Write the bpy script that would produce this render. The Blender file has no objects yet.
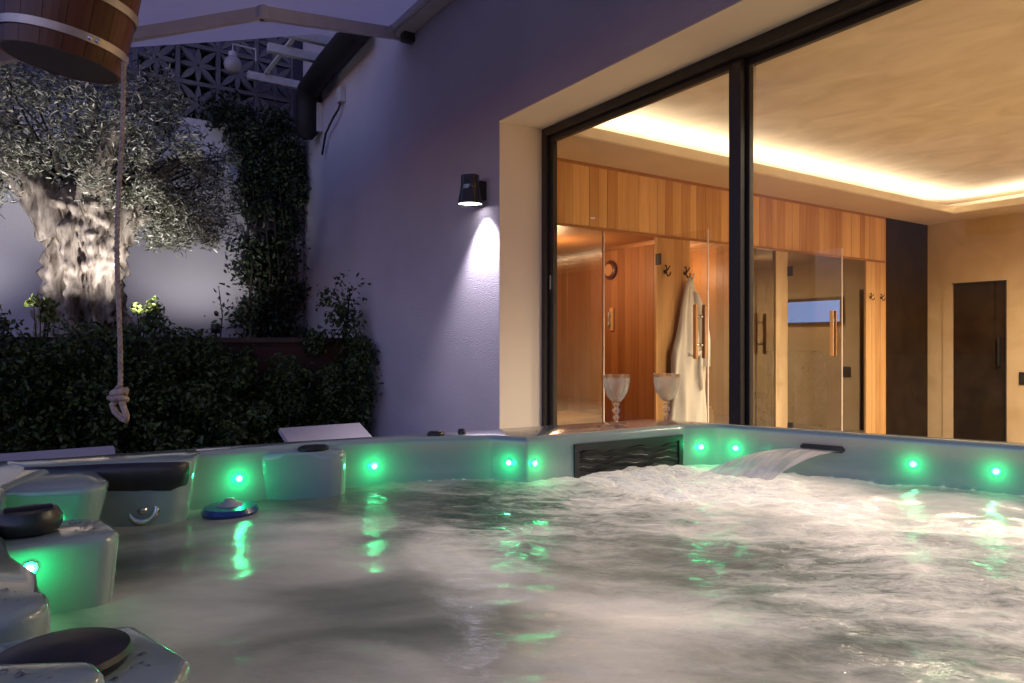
import bpy, bmesh, math, random
import numpy as np
from mathutils import Vector, Matrix, noise

R = math.radians
random.seed(7); RNG = np.random.default_rng(7)
sc = bpy.context.scene
COL = sc.collection
CAM = Vector((0, 0, 0))          # the camera stands at the origin, the ground lies 1.17 m below it
GROUND = -1.17
HEAD = R(56.67)                  # camera heading

# ------------------------------------------------------------------ materials
MATS = {}
def newmat(name):
    m = bpy.data.materials.new(name); m.use_nodes = True
    nt = m.node_tree
    for n in list(nt.nodes): nt.nodes.remove(n)
    out = nt.nodes.new('ShaderNodeOutputMaterial')
    MATS[name] = m
    return m, nt, out
def N(nt, typ, **kw):
    n = nt.nodes.new(typ)
    for k, v in kw.items():
        if k.startswith('i_'):
            n.inputs[k[2:].replace('_', ' ')].default_value = v
        else: setattr(n, k, v)
    return n
def L(nt, a, ao, b, bi): nt.links.new(a.outputs[ao], b.inputs[bi])
def ramp(nt, stops, interp='LINEAR'):
    r = nt.nodes.new('ShaderNodeValToRGB'); r.color_ramp.interpolation = interp
    e = r.color_ramp.elements
    while len(e) > len(stops): e.remove(e[-1])
    while len(e) < len(stops): e.new(0.5)
    for i, (p, c) in enumerate(stops):
        e[i].position = p; e[i].color = (c[0], c[1], c[2], 1)
    return r

def mat(name, c1, c2=None, scale=6, rough=0.5, rough2=None, metal=0, bump=0, bscale=None, spec=0.5,
        coat=0, detail=6, stretch=(1, 1, 1), distort=0.0):
    """noise-mottled principled surface"""
    m, nt, out = newmat(name)
    p = N(nt, 'ShaderNodeBsdfPrincipled')
    p.inputs['Metallic'].default_value = metal
    p.inputs['Roughness'].default_value = rough
    p.inputs['Specular IOR Level'].default_value = spec
    p.inputs['Coat Weight'].default_value = coat
    p.inputs['Coat Roughness'].default_value = 0.08
    L(nt, p, 'BSDF', out, 'Surface')
    tc = N(nt, 'ShaderNodeTexCoord'); mp = N(nt, 'ShaderNodeMapping')
    mp.inputs['Scale'].default_value = stretch
    L(nt, tc, 'Object', mp, 'Vector')
    nz = N(nt, 'ShaderNodeTexNoise'); nz.inputs['Scale'].default_value = scale
    nz.inputs['Detail'].default_value = detail; nz.inputs['Distortion'].default_value = distort
    L(nt, mp, 'Vector', nz, 'Vector')
    c2 = c2 or tuple(x * 0.8 for x in c1)
    r = ramp(nt, [(0.3, c1), (0.7, c2)])
    L(nt, nz, 'Fac', r, 'Fac'); L(nt, r, 'Color', p, 'Base Color')
    if rough2 is not None:
        mr = N(nt, 'ShaderNodeMapRange'); mr.inputs['To Min'].default_value = rough; mr.inputs['To Max'].default_value = rough2
        mr.inputs['From Min'].default_value = .3; mr.inputs['From Max'].default_value = .7
        L(nt, nz, 'Fac', mr, 'Value'); L(nt, mr, 'Result', p, 'Roughness')
    if bump:
        nb = N(nt, 'ShaderNodeTexNoise'); nb.inputs['Scale'].default_value = bscale or scale * 8
        nb.inputs['Detail'].default_value = 5
        L(nt, mp, 'Vector', nb, 'Vector')
        b = N(nt, 'ShaderNodeBump'); b.inputs['Strength'].default_value = bump; b.inputs['Distance'].default_value = 0.01
        L(nt, nb, 'Fac', b, 'Height'); L(nt, b, 'Normal', p, 'Normal')
    return m

def wood(name, light, dark, rough=0.45, axis='Z', grain=18):
    """planks: one tone per loose piece of the mesh plus grain along the plank"""
    m, nt, out = newmat(name)
    p = N(nt, 'ShaderNodeBsdfPrincipled'); p.inputs['Roughness'].default_value = rough
    p.inputs['Specular IOR Level'].default_value = 0.35
    L(nt, p, 'BSDF', out, 'Surface')
    g = N(nt, 'ShaderNodeNewGeometry')
    tc = N(nt, 'ShaderNodeTexCoord'); mp = N(nt, 'ShaderNodeMapping')
    s = {'X': (.07, 1, 1), 'Y': (1, .07, 1), 'Z': (1, 1, .07)}[axis]
    mp.inputs['Scale'].default_value = s
    L(nt, tc, 'Object', mp, 'Vector')
    off = N(nt, 'ShaderNodeVectorMath', operation='ADD')
    sclr = N(nt, 'ShaderNodeMath', operation='MULTIPLY'); sclr.inputs[1].default_value = 37.0
    L(nt, g, 'Random Per Island', sclr, 0)
    L(nt, mp, 'Vector', off, 0); L(nt, sclr, 'Value', off, 1)
    nz = N(nt, 'ShaderNodeTexNoise'); nz.inputs['Scale'].default_value = grain; nz.inputs['Detail'].default_value = 8
    nz.inputs['Distortion'].default_value = 1.2
    L(nt, off, 'Vector', nz, 'Vector')
    mx = N(nt, 'ShaderNodeMath', operation='MULTIPLY_ADD'); mx.inputs[1].default_value = 0.55
    L(nt, nz, 'Fac', mx, 0)
    a2 = N(nt, 'ShaderNodeMath', operation='MULTIPLY'); a2.inputs[1].default_value = 0.5
    L(nt, g, 'Random Per Island', a2, 0); L(nt, a2, 'Value', mx, 2)
    r = ramp(nt, [(0.2, light), (0.85, dark)])
    L(nt, mx, 'Value', r, 'Fac'); L(nt, r, 'Color', p, 'Base Color')
    b = N(nt, 'ShaderNodeBump'); b.inputs['Strength'].default_value = .15; b.inputs['Distance'].default_value = .004
    L(nt, nz, 'Fac', b, 'Height'); L(nt, b, 'Normal', p, 'Normal')
    return m

def emis(name, col, strength):
    m, nt, out = newmat(name)
    e = N(nt, 'ShaderNodeEmission'); e.inputs['Color'].default_value = (*col, 1); e.inputs['Strength'].default_value = strength
    L(nt, e, 'Emission', out, 'Surface')
    return m

def leafmat(name, a, b, c, trans=0.25, rough=.45):
    m, nt, out = newmat(name)
    p = N(nt, 'ShaderNodeBsdfPrincipled'); p.inputs['Roughness'].default_value = rough
    g = N(nt, 'ShaderNodeNewGeometry')
    r = ramp(nt, [(0, a), (.5, b), (1, c)])
    L(nt, g, 'Random Per Island', r, 'Fac'); L(nt, r, 'Color', p, 'Base Color')
    t = N(nt, 'ShaderNodeBsdfTranslucent'); L(nt, r, 'Color', t, 'Color')
    mx = N(nt, 'ShaderNodeMixShader'); mx.inputs[0].default_value = trans
    L(nt, p, 'BSDF', mx, 1); L(nt, t, 'BSDF', mx, 2); L(nt, mx, 'Shader', out, 'Surface')
    return m

def paneglass(name, tint=(1, 1, 1), ior=1.5, boost=1.0):
    """flat window glass: lets light through, mirrors by angle"""
    m, nt, out = newmat(name)
    t = N(nt, 'ShaderNodeBsdfTransparent'); t.inputs['Color'].default_value = (*tint, 1)
    g = N(nt, 'ShaderNodeBsdfGlossy'); g.inputs['Roughness'].default_value = 0.01
    f = N(nt, 'ShaderNodeFresnel'); f.inputs['IOR'].default_value = ior
    ml = N(nt, 'ShaderNodeMath', operation='MULTIPLY'); ml.inputs[1].default_value = boost
    L(nt, f, 'Fac', ml, 0)
    mx = N(nt, 'ShaderNodeMixShader'); L(nt, ml, 'Value', mx, 0)
    L(nt, t, 'BSDF', mx, 1); L(nt, g, 'BSDF', mx, 2); L(nt, mx, 'Shader', out, 'Surface')
    return m

M = {}
M['facade'] = mat('facade_render', (.58, .55, .60), (.46, .44, .49), scale=1.1, rough=.9, bump=1.0, bscale=130, spec=.2)
M['gardenwall'] = mat('garden_wall_paint', (.62, .61, .68), (.52, .51, .58), scale=1.1, rough=.9, bump=.3, bscale=60, spec=.2)
M['reveal'] = mat('reveal_paint', (.80, .72, .61), (.75, .67, .56), scale=2, rough=.85, bump=.15, bscale=90, spec=.2)
M['frame'] = mat('anodised_frame', (.022, .020, .018), (.03, .026, .022), scale=30, rough=.38, spec=.5)
M['black'] = mat('black_plastic', (.012, .012, .013), (.02, .02, .021), scale=40, rough=.35)
M['rubber'] = mat('pillow_foam', (.02, .018, .02), (.035, .03, .033), scale=25, rough=.42, bump=.1, bscale=150)
M['chrome'] = mat('polished_steel', (.75, .74, .72), (.65, .64, .62), scale=30, rough=.18, metal=1)
M['steel'] = mat('painted_steel', (.55, .55, .57), (.46, .46, .48), scale=12, rough=.5)
M['hoop'] = mat('galvanised_hoop', (.62, .58, .52), (.4, .37, .33), scale=14, rough=.42, metal=.6)
M['cream'] = mat('cream_metal', (.55, .51, .50), (.48, .44, .44), scale=10, rough=.5)
M['fabric'] = mat('awning_cloth', (.72, .66, .72), (.66, .60, .66), scale=4, rough=.95, bump=.3, bscale=300, spec=.1)
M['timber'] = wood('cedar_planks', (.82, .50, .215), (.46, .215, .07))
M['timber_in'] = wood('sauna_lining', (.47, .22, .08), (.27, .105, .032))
M['bench'] = wood('pale_bench_wood', (.74, .48, .22), (.55, .33, .13), axis='Y')
M['stave'] = wood('bucket_staves', (.16, .055, .022), (.05, .016, .008), rough=.35, grain=30)
M['handle'] = wood('handle_wood', (.60, .34, .14), (.42, .2, .08))
M['plaster'] = mat('clay_plaster', (.60, .44, .26), (.46, .32, .17), scale=2.2, rough=.75, bump=.1, bscale=25, distort=.6, detail=9)
M['ceiling'] = mat('ceiling_plaster', (.60, .52, .40), (.47, .39, .28), scale=2.4, rough=.85, bump=.12, bscale=18, distort=1.0, detail=9, stretch=(1, 1.3, 1))
M['soffit'] = mat('soffit_paint', (.60, .45, .30), (.54, .40, .27), scale=2, rough=.8)
M['lip'] = mat('cove_lip_paint', (.78, .68, .52), (.72, .62, .47), scale=4, rough=.6)
M['floor'] = mat('room_tiles', (.42, .33, .23), (.34, .26, .18), scale=3, rough=.35)
M['darkpanel'] = mat('dark_stone', (.016, .010, .006), (.034, .021, .012), scale=5, rough=.5, spec=.12, detail=9, distort=.5)
M['mosaic'] = None
M['terry'] = mat('white_terry', (.80, .76, .68), (.74, .70, .62), scale=60, rough=1, bump=.6, bscale=400, spec=.1)
M['rope'] = mat('jute_rope', (.62, .52, .43), (.40, .32, .26), scale=60, rough=.9, bump=.8, bscale=220, spec=.1)
M['bark'] = mat('olive_bark', (.44, .38, .32), (.07, .053, .04), scale=17, rough=.95, bump=1.0, bscale=34, spec=.1, detail=10, stretch=(1, 1, .3), distort=.5)
M['twig'] = mat('twig_bark', (.03, .024, .018), (.018, .014, .01), scale=20, rough=.9)
M['olive'] = leafmat('olive_leaves', (.03, .04, .02), (.16, .17, .11), (.62, .60, .52), trans=.15, rough=.35)
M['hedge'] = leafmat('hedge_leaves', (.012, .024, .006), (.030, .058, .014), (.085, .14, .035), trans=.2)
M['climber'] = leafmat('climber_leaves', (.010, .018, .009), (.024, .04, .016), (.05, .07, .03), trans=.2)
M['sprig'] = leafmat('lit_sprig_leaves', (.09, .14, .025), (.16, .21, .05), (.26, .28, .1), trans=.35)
M['soil'] = mat('dark_soil', (.03, .022, .015), (.06, .045, .03), scale=8, rough=1, bump=1, bscale=30)
M['ground'] = mat('paving', (.30, .28, .27), (.22, .20, .19), scale=3, rough=.7, bump=.2, bscale=50)
M['slab'] = mat('lounger_panel', (.46, .42, .45), (.40, .37, .40), scale=3, rough=.6)
M['lattice'] = mat('breeze_block', (.17, .17, .19), (.12, .12, .14), scale=6, rough=.9, bump=.3)
M['acrylic'] = mat('tub_acrylic', (.28, .36, .33), (.24, .31, .285), scale=3, rough=.10, rough2=.18, coat=.8, bump=.05, bscale=160)
M['cabinet'] = wood('tub_cabinet', (.10, .08, .07), (.05, .04, .035))
M['blue'] = mat('blue_plastic', (.01, .035, .16), (.015, .05, .2), scale=10, rough=.3, coat=.4)
M['greycap'] = mat('grey_cap', (.42, .42, .42), (.34, .34, .34), scale=10, rough=.4)
M['pane'] = paneglass('window_glass', (.98, .98, .97), boost=.45)
M['doorglass'] = paneglass('door_glass', (.80, .74, .68), boost=4.5)
M['doorglass2'] = paneglass('clear_door_glass', (.93, .90, .86), boost=1.0)
M['edge'] = mat('glass_edge', (.80, .66, .55), (.74, .6, .5), scale=10, rough=.2)
M['cove'] = emis('cove_led', (1.0, .87, .68), 40)
M['spot'] = emis('downlight_glow', (1.0, .82, .55), 14)
M['led'] = emis('green_led', (.05, 1.0, .35), 9)
M['ledcore'] = emis('white_led_core', (.6, 1.0, .8), 40)
M['lamp'] = emis('wall_lamp_diffuser', (.95, .88, 1.0), 9)
M['dusk'] = emis('dusk_pane', (.28, .48, 1.0), 2.2)
M['saunalamp'] = emis('sauna_lamp', (1, .6, .25), 8)

def mosaic_mat():
    m, nt, out = newmat('dark_mosaic')
    p = N(nt, 'ShaderNodeBsdfPrincipled'); p.inputs['Roughness'].default_value = .25
    tc = N(nt, 'ShaderNodeTexCoord'); v = N(nt, 'ShaderNodeTexVoronoi'); v.inputs['Scale'].default_value = 26
    L(nt, tc, 'Object', v, 'Vector')
    r = ramp(nt, [(0, (.10, .095, .09)), (.5, (.05, .048, .045)), (1, (.01, .01, .01))])
    L(nt, v, 'Distance', r, 'Fac'); L(nt, r, 'Color', p, 'Base Color'); L(nt, p, 'BSDF', out, 'Surface')
    return m
M['mosaic'] = mosaic_mat()

def brick_mat():
    m, nt, out = newmat('retaining_brick')
    p = N(nt, 'ShaderNodeBsdfPrincipled'); p.inputs['Roughness'].default_value = .9
    tc = N(nt, 'ShaderNodeTexCoord'); mp = N(nt, 'ShaderNodeMapping'); mp.inputs['Rotation'].default_value = (R(90), 0, R(90))
    b = N(nt, 'ShaderNodeTexBrick'); b.inputs['Scale'].default_value = 4
    b.inputs['Color1'].default_value = (.06, .022, .015, 1); b.inputs['Color2'].default_value = (.04, .018, .012, 1); b.inputs['Mortar'].default_value = (.045, .038, .034, 1)
    L(nt, tc, 'Object', mp, 'Vector'); L(nt, mp, 'Vector', b, 'Vector'); L(nt, b, 'Color', p, 'Base Color')
    bp = N(nt, 'ShaderNodeBump'); bp.inputs['Strength'].default_value = .5; bp.inputs['Distance'].default_value = .01
    L(nt, b, 'Fac', bp, 'Height'); bp.invert = True; L(nt, bp, 'Normal', p, 'Normal')
    L(nt, p, 'BSDF', out, 'Surface')
    return m
M['brick'] = brick_mat()

def goblet_mat():
    m, nt, out = newmat('cut_glass')
    g = N(nt, 'ShaderNodeBsdfGlass'); g.inputs['IOR'].default_value = 1.45; g.inputs['Roughness'].default_value = .0
    g.inputs['Color'].default_value = (.98, .96, .93, 1)
    t = N(nt, 'ShaderNodeBsdfTransparent'); t.inputs['Color'].default_value = (.99, .97, .93, 1)
    m2 = N(nt, 'ShaderNodeMixShader'); m2.inputs[0].default_value = .45
    L(nt, g, 'BSDF', m2, 1); L(nt, t, 'BSDF', m2, 2)
    # pale cut lines, facet glints put into the colour, crossing in diamonds round the bowl
    tc = N(nt, 'ShaderNodeTexCoord'); sx = N(nt, 'ShaderNodeSeparateXYZ'); L(nt, tc, 'Object', sx, 'Vector')
    def mm(op, a_, b_=None):
        n_ = N(nt, 'ShaderNodeMath', operation=op)
        for k, q in enumerate((a_, b_)):
            if q is None: continue
            if isinstance(q, (int, float)): n_.inputs[k].default_value = q
            else: nt.links.new(q, n_.inputs[k])
        return n_.outputs[0]
    ang = mm('MULTIPLY', mm('ARCTAN2', sx.outputs['Y'], sx.outputs['X']), 10); zz = mm('MULTIPLY', sx.outputs['Z'], 300)
    e_ = mm('MINIMUM', mm('ABSOLUTE', mm('SINE', mm('ADD', ang, zz))), mm('ABSOLUTE', mm('SINE', mm('SUBTRACT', ang, zz))))
    line = mm('LESS_THAN', e_, .38); bowl = mm('MULTIPLY', mm('GREATER_THAN', sx.outputs['Z'], .08), mm('LESS_THAN', sx.outputs['Z'], .153))
    f_ = mm('MULTIPLY', mm('MULTIPLY', line, bowl), .34)
    d = N(nt, 'ShaderNodeBsdfDiffuse'); d.inputs['Color'].default_value = (.95, .93, .9, 1)
    tl = N(nt, 'ShaderNodeBsdfTranslucent'); tl.inputs['Color'].default_value = (1, .97, .92, 1)
    fr = N(nt, 'ShaderNodeMixShader'); fr.inputs[0].default_value = .65; L(nt, d, 'BSDF', fr, 1); L(nt, tl, 'BSDF', fr, 2)
    m3 = N(nt, 'ShaderNodeMixShader'); nt.links.new(f_, m3.inputs[0]); L(nt, m2, 'Shader', m3, 1); L(nt, fr, 'Shader', m3, 2)
    L(nt, m3, 'Shader', out, 'Surface')
    return m
M['goblet'] = goblet_mat()

def water_mat():
    m, nt, out = newmat('bubbling_water')
    p = N(nt, 'ShaderNodeBsdfPrincipled')
    p.inputs['IOR'].default_value = 1.5
    tc = N(nt, 'ShaderNodeTexCoord')
    m0 = N(nt, 'ShaderNodeMapping'); m0.inputs['Rotation'].default_value = (0, 0, R(-50)); L(nt, tc, 'Object', m0, 'Vector')
    def noise_tex(scale, sy, detail, dist, rgh, loc=0):
        mp = N(nt, 'ShaderNodeMapping'); mp.inputs['Scale'].default_value = (1, sy, 1); mp.inputs['Location'].default_value = (loc, loc, 0)
        L(nt, m0, 'Vector', mp, 'Vector')
        n_ = N(nt, 'ShaderNodeTexNoise'); n_.inputs['Scale'].default_value = scale; n_.inputs['Detail'].default_value = detail
        n_.inputs['Distortion'].default_value = dist; n_.inputs['Roughness'].default_value = rgh
        L(nt, mp, 'Vector', n_, 'Vector'); return n_
    def math_(op, a_, b_):
        n_ = N(nt, 'ShaderNodeMath', operation=op)
        for k, q in enumerate((a_, b_)):
            if isinstance(q, (int, float)): n_.inputs[k].default_value = q
            else: nt.links.new(q, n_.inputs[k])
        return n_.outputs[0]
    att = N(nt, 'ShaderNodeAttribute'); att.attribute_name = 'foam_and_reflection'
    rip = N(nt, 'ShaderNodeAttribute'); rip.attribute_name = 'ripple'
    big = noise_tex(2.0, 1.4, 3, 1.4, .42); fine = noise_tex(9, 2.6, 8, .6, .62, 3.1); nb = noise_tex(15, 2.4, 7, .5, .6, 7.7)
    lines = math_('SUBTRACT', 1.0, math_('MULTIPLY', math_('ABSOLUTE', math_('SUBTRACT', nb.outputs['Fac'], .5), 0), 5.0))   # crests of small ripples
    c1 = math_('MULTIPLY', math_('SUBTRACT', big.outputs['Fac'], .5), .95)
    c2 = math_('MULTIPLY', math_('MULTIPLY', math_('SUBTRACT', fine.outputs['Fac'], .5), 1.9), rip.outputs['Fac'])
    c3 = math_('MULTIPLY', math_('MULTIPLY', math_('SUBTRACT', lines, .45), .20), rip.outputs['Fac'])  # troughs darker, crests lighter: wave shading painted into the colour
    n3 = noise_tex(34, 2.0, 5, .8, .55, 1.7); l3 = math_('SUBTRACT', 1.0, math_('MULTIPLY', math_('ABSOLUTE', math_('SUBTRACT', n3.outputs['Fac'], .5), 0), 7.0))
    c3 = math_('ADD', math_('MULTIPLY', c3, 1.5), math_('MULTIPLY', math_('MULTIPLY', math_('SUBTRACT', l3, .4), .16), rip.outputs['Fac']))
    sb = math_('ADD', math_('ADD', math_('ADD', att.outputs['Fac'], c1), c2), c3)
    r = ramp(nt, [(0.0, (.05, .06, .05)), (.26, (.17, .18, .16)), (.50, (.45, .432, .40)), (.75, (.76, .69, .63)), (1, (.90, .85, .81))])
    nt.links.new(sb, r.inputs['Fac']); L(nt, r, 'Color', p, 'Base Color')
    mr = N(nt, 'ShaderNodeMapRange'); mr.inputs['To Min'].default_value = .06; mr.inputs['To Max'].default_value = .30
    nt.links.new(sb, mr.inputs['Value']); L(nt, mr, 'Result', p, 'Roughness')
    hgt_ = math_('ADD', math_('ADD', math_('MULTIPLY', lines, .5), fine.outputs['Fac']), math_('MULTIPLY', l3, .16))
    bp = N(nt, 'ShaderNodeBump'); bp.inputs['Distance'].default_value = .030
    L(nt, rip, 'Fac', bp, 'Strength'); nt.links.new(hgt_, bp.inputs['Height']); L(nt, bp, 'Normal', p, 'Normal')
    t = N(nt, 'ShaderNodeBsdfTranslucent'); L(nt, r, 'Color', t, 'Color'); 
    mx = N(nt, 'ShaderNodeMixShader'); mx.inputs[0].default_value = .25
    L(nt, p, 'BSDF', mx, 1); L(nt, t, 'BSDF', mx, 2); L(nt, mx, 'Shader', out, 'Surface')
    return m
M['water'] = water_mat()

def cloth_mat():
    m = M['fabric']; nt = m.node_tree; p = [n for n in nt.nodes if n.type == 'BSDF_PRINCIPLED'][0]; out = [n for n in nt.nodes if n.type == 'OUTPUT_MATERIAL'][0]
    t = N(nt, 'ShaderNodeBsdfTranslucent'); t.inputs['Color'].default_value = (.75, .68, .75, 1)
    mx = N(nt, 'ShaderNodeMixShader'); mx.inputs[0].default_value = .6
    L(nt, p, 'BSDF', mx, 1); L(nt, t, 'BSDF', mx, 2); L(nt, mx, 'Shader', out, 'Surface')
cloth_mat()

def stream_mat():
    m, nt, out = newmat('falling_water')
    p = N(nt, 'ShaderNodeBsdfPrincipled'); p.inputs['Roughness'].default_value = .2; p.inputs['IOR'].default_value = 1.33
    p.inputs['Base Color'].default_value = (.85, .76, .66, 1)
    tc = N(nt, 'ShaderNodeTexCoord'); mp = N(nt, 'ShaderNodeMapping'); mp.inputs['Scale'].default_value = (1, .12, .2); mp.inputs['Rotation'].default_value = (0, 0, R(-20))
    nz = N(nt, 'ShaderNodeTexNoise'); nz.inputs['Scale'].default_value = 60; nz.inputs['Detail'].default_value = 4
    L(nt, tc, 'Object', mp, 'Vector'); L(nt, mp, 'Vector', nz, 'Vector')
    bp = N(nt, 'ShaderNodeBump'); bp.inputs['Strength'].default_value = .5; bp.inputs['Distance'].default_value = .01
    L(nt, nz, 'Fac', bp, 'Height'); L(nt, bp, 'Normal', p, 'Normal')
    t = N(nt, 'ShaderNodeBsdfTransparent')
    mr = N(nt, 'ShaderNodeMapRange'); mr.inputs['From Min'].default_value = .35; mr.inputs['From Max'].default_value = .7
    mr.inputs['To Min'].default_value = .10; mr.inputs['To Max'].default_value = .55
    L(nt, nz, 'Fac', mr, 'Value')
    mx = N(nt, 'ShaderNodeMixShader'); L(nt, mr, 'Result', mx, 0)
    L(nt, p, 'BSDF', mx, 1); L(nt, t, 'BSDF', mx, 2); L(nt, mx, 'Shader', out, 'Surface')
    return m
M['stream'] = stream_mat()

# ------------------------------------------------------------------ object helpers
def tag(o, label=None, cat=None, group=None, kind=None):
    if label: o['label'] = label
    if cat: o['category'] = cat
    if group: o['group'] = group
    if kind: o['kind'] = kind
    return o
def thing(name, label, cat, loc=(0, 0, 0), group=None, rz=0):
    o = bpy.data.objects.new(name, None); COL.objects.link(o)
    o.location = loc; o.rotation_euler = (0, 0, rz); o.empty_display_size = .1
    return tag(o, label, cat, group)
def obj(name, bm, m, parent=None, smooth=False, auto=None):
    me = bpy.data.meshes.new(name); bmesh.ops.recalc_face_normals(bm, faces=bm.faces[:]); bm.to_mesh(me); bm.free()
    o = bpy.data.objects.new(name, me); COL.objects.link(o)
    if m: me.materials.append(m)
    if smooth or auto:
        for p in me.polygons: p.use_smooth = True
    if auto:
        me.set_sharp_from_angle(angle=R(auto))
    if parent: o.parent = parent
    return o
def copy_tree(o, parent=None):
    c = o.copy(); COL.objects.link(c); c.parent = parent
    for ch in list(o.children): copy_tree(ch, c)
    return c
def box(bm, x0, x1, y0, y1, z0, z1, mtx=None):
    vs = [bm.verts.new(v) for v in ((x0, y0, z0), (x1, y0, z0), (x1, y1, z0), (x0, y1, z0), (x0, y0, z1), (x1, y0, z1), (x1, y1, z1), (x0, y1, z1))]
    for f in ((3, 2, 1, 0), (4, 5, 6, 7), (0, 1, 5, 4), (1, 2, 6, 5), (2, 3, 7, 6), (3, 0, 4, 7)):
        bm.faces.new([vs[i] for i in f])
    if mtx:
        for v in vs: v.co = mtx @ v.co
    return vs
def boxes(*bs, bevel=0):
    bm = bmesh.new()
    for b in bs: box(bm, *b)
    if bevel: bmesh.ops.bevel(bm, geom=bm.edges[:], offset=bevel, segments=2, affect='EDGES', profile=.6)
    return bm
def tube(bm, pts, rad, seg=10, cap=True):
    pts = [Vector(p) for p in pts]; n = len(pts)
    rad = rad if isinstance(rad, (list, tuple)) else [rad] * n
    rings = []; ref = None
    for i, p in enumerate(pts):
        d = (pts[min(i + 1, n - 1)] - pts[max(i - 1, 0)]).normalized()
        if ref is None:
            ref = d.orthogonal().normalized()
        ref = (ref - d * ref.dot(d)).normalized(); b = d.cross(ref)
        rings.append([bm.verts.new(p + (ref * math.cos(2 * math.pi * k / seg) + b * math.sin(2 * math.pi * k / seg)) * rad[i]) for k in range(seg)])
    for a, b in zip(rings, rings[1:]):
        for k in range(seg): bm.faces.new((a[k], a[(k + 1) % seg], b[(k + 1) % seg], b[k]))
    if cap:
        bm.faces.new(rings[0][::-1]); bm.faces.new(rings[-1])
    return bm
def lathe(prof, seg=32, bm=None, cap=True, mtx=None):
    bm = bm or bmesh.new(); rings = []
    for r, z in prof:
        rings.append([bm.verts.new((max(r, 1e-4) * math.cos(2 * math.pi * k / seg), max(r, 1e-4) * math.sin(2 * math.pi * k / seg), z)) for k in range(seg)])
    for a, b in zip(rings, rings[1:]):
        for k in range(seg): bm.faces.new((a[k], a[(k + 1) % seg], b[(k + 1) % seg], b[k]))
    if cap:
        bm.faces.new(rings[0][::-1]); bm.faces.new(rings[-1])
    if mtx:
        for rg in rings:
            for v in rg: v.co = mtx @ v.co
    return bm
def prism(poly, z0, z1, bevel=.012, seg=3, lean=0.0, ctr=None):
    """extruded plan outline with rounded edges; lean moves the foot towards ctr"""
    bm = bmesh.new()
    top = [bm.verts.new((x, y, z1)) for x, y in poly]
    bot = []
    for x, y in poly:
        if lean: x, y = x + (ctr[0] - x) * lean, y + (ctr[1] - y) * lean
        bot.append(bm.verts.new((x, y, z0)))
    n = len(poly); bm.faces.new(top); bm.faces.new(bot[::-1])
    for i in range(n): bm.faces.new((top[i], bot[i], bot[(i + 1) % n], top[(i + 1) % n]))
    if bevel: bmesh.ops.bevel(bm, geom=[e for e in bm.edges if not (e.verts[0].co.z == z0 and e.verts[1].co.z == z0)], offset=bevel, segments=seg, affect='EDGES', profile=.5)
    return bm
def fillet(pts, seg=6):
    """pts = (x, y, r): outline with rounded corners"""
    out = []; n = len(pts)
    for i in range(n):
        p = Vector(pts[i][:2]); r = pts[i][2]
        a = Vector(pts[i - 1][:2]) - p; b = Vector(pts[(i + 1) % n][:2]) - p
        ang = a.angle(b); d = r / math.tan(ang / 2) if ang < 3.12 else 0
        d = min(d, a.length * .48, b.length * .48)
        if r <= 0 or d < 1e-3: out.append(p); continue
        s = p + a.normalized() * d; e = p + b.normalized() * d
        for k in range(seg + 1):
            t = k / seg
            out.append(s * (1 - t) ** 2 + p * 2 * t * (1 - t) + e * t * t)
    return out
def resample(pts, step):
    out = []; n = len(pts)
    for i in range(n):
        a, b = pts[i], pts[(i + 1) % n]; k = max(1, int((b - a).length / step))
        for j in range(k): out.append(a.lerp(b, j / k))
    return out
def offset(pts, d):
    """inwards is positive for a clockwise or anticlockwise outline alike"""
    n = len(pts); area = sum(pts[i].x * pts[(i + 1) % n].y - pts[(i + 1) % n].x * pts[i].y for i in range(n))
    s = 1 if area > 0 else -1; out = []
    for i in range(n):
        t = (pts[(i + 1) % n] - pts[i - 1]).normalized()
        out.append(pts[i] + Vector((-t.y, t.x)) * d * s)
    return out
def inside(x, y, poly):
    c = False; n = len(poly); j = n - 1
    for i in range(n):
        a, b = poly[i], poly[j]
        if (a.y > y) != (b.y > y) and x < (b.x - a.x) * (y - a.y) / (b.y - a.y) + a.x: c = not c
        j = i
    return c
def leaves(name, P, D, ln, wd, m, parent=None, curl=.25):
    """P: centres (n,3); D: leaf directions (n,3); narrow folded leaves, one small face pair each"""
    n = len(P); D = D / np.linalg.norm(D, axis=1, keepdims=True)
    rnd = RNG.normal(size=(n, 3)); S = np.cross(D, rnd); S /= np.linalg.norm(S, axis=1, keepdims=True) + 1e-9
    U = np.cross(S, D)
    sz = RNG.uniform(.5, 1.35, size=(n, 1)); l = ln * sz; w = wd * sz
    V = np.empty((n, 6, 3))
    V[:, 0] = P - D * l / 2; V[:, 1] = P + S * w / 2 + U * w * curl - D * l * .08; V[:, 2] = P + S * w * .38 + U * w * curl + D * l * .22
    V[:, 3] = P + D * l / 2; V[:, 4] = P - S * w * .38 + U * w * curl + D * l * .22; V[:, 5] = P - S * w / 2 + U * w * curl - D * l * .08
    me = bpy.data.meshes.new(name)
    me.vertices.add(n * 6); me.vertices.foreach_set('co', V.reshape(-1))
    b = (np.arange(n) * 6)[:, None]
    F = np.concatenate([b + 0, b + 1, b + 2, b + 3, b + 0, b + 3, b + 4, b + 5], axis=1).reshape(-1)
    me.loops.add(n * 8); me.loops.foreach_set('vertex_index', F)
    me.polygons.add(n * 2); me.polygons.foreach_set('loop_start', np.arange(n * 2) * 4); me.polygons.foreach_set('loop_total', np.full(n * 2, 4))
    me.update(); me.validate(); me.materials.append(m)
    o = bpy.data.objects.new(name, me); COL.objects.link(o)
    if parent: o.parent = parent
    return o
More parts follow.
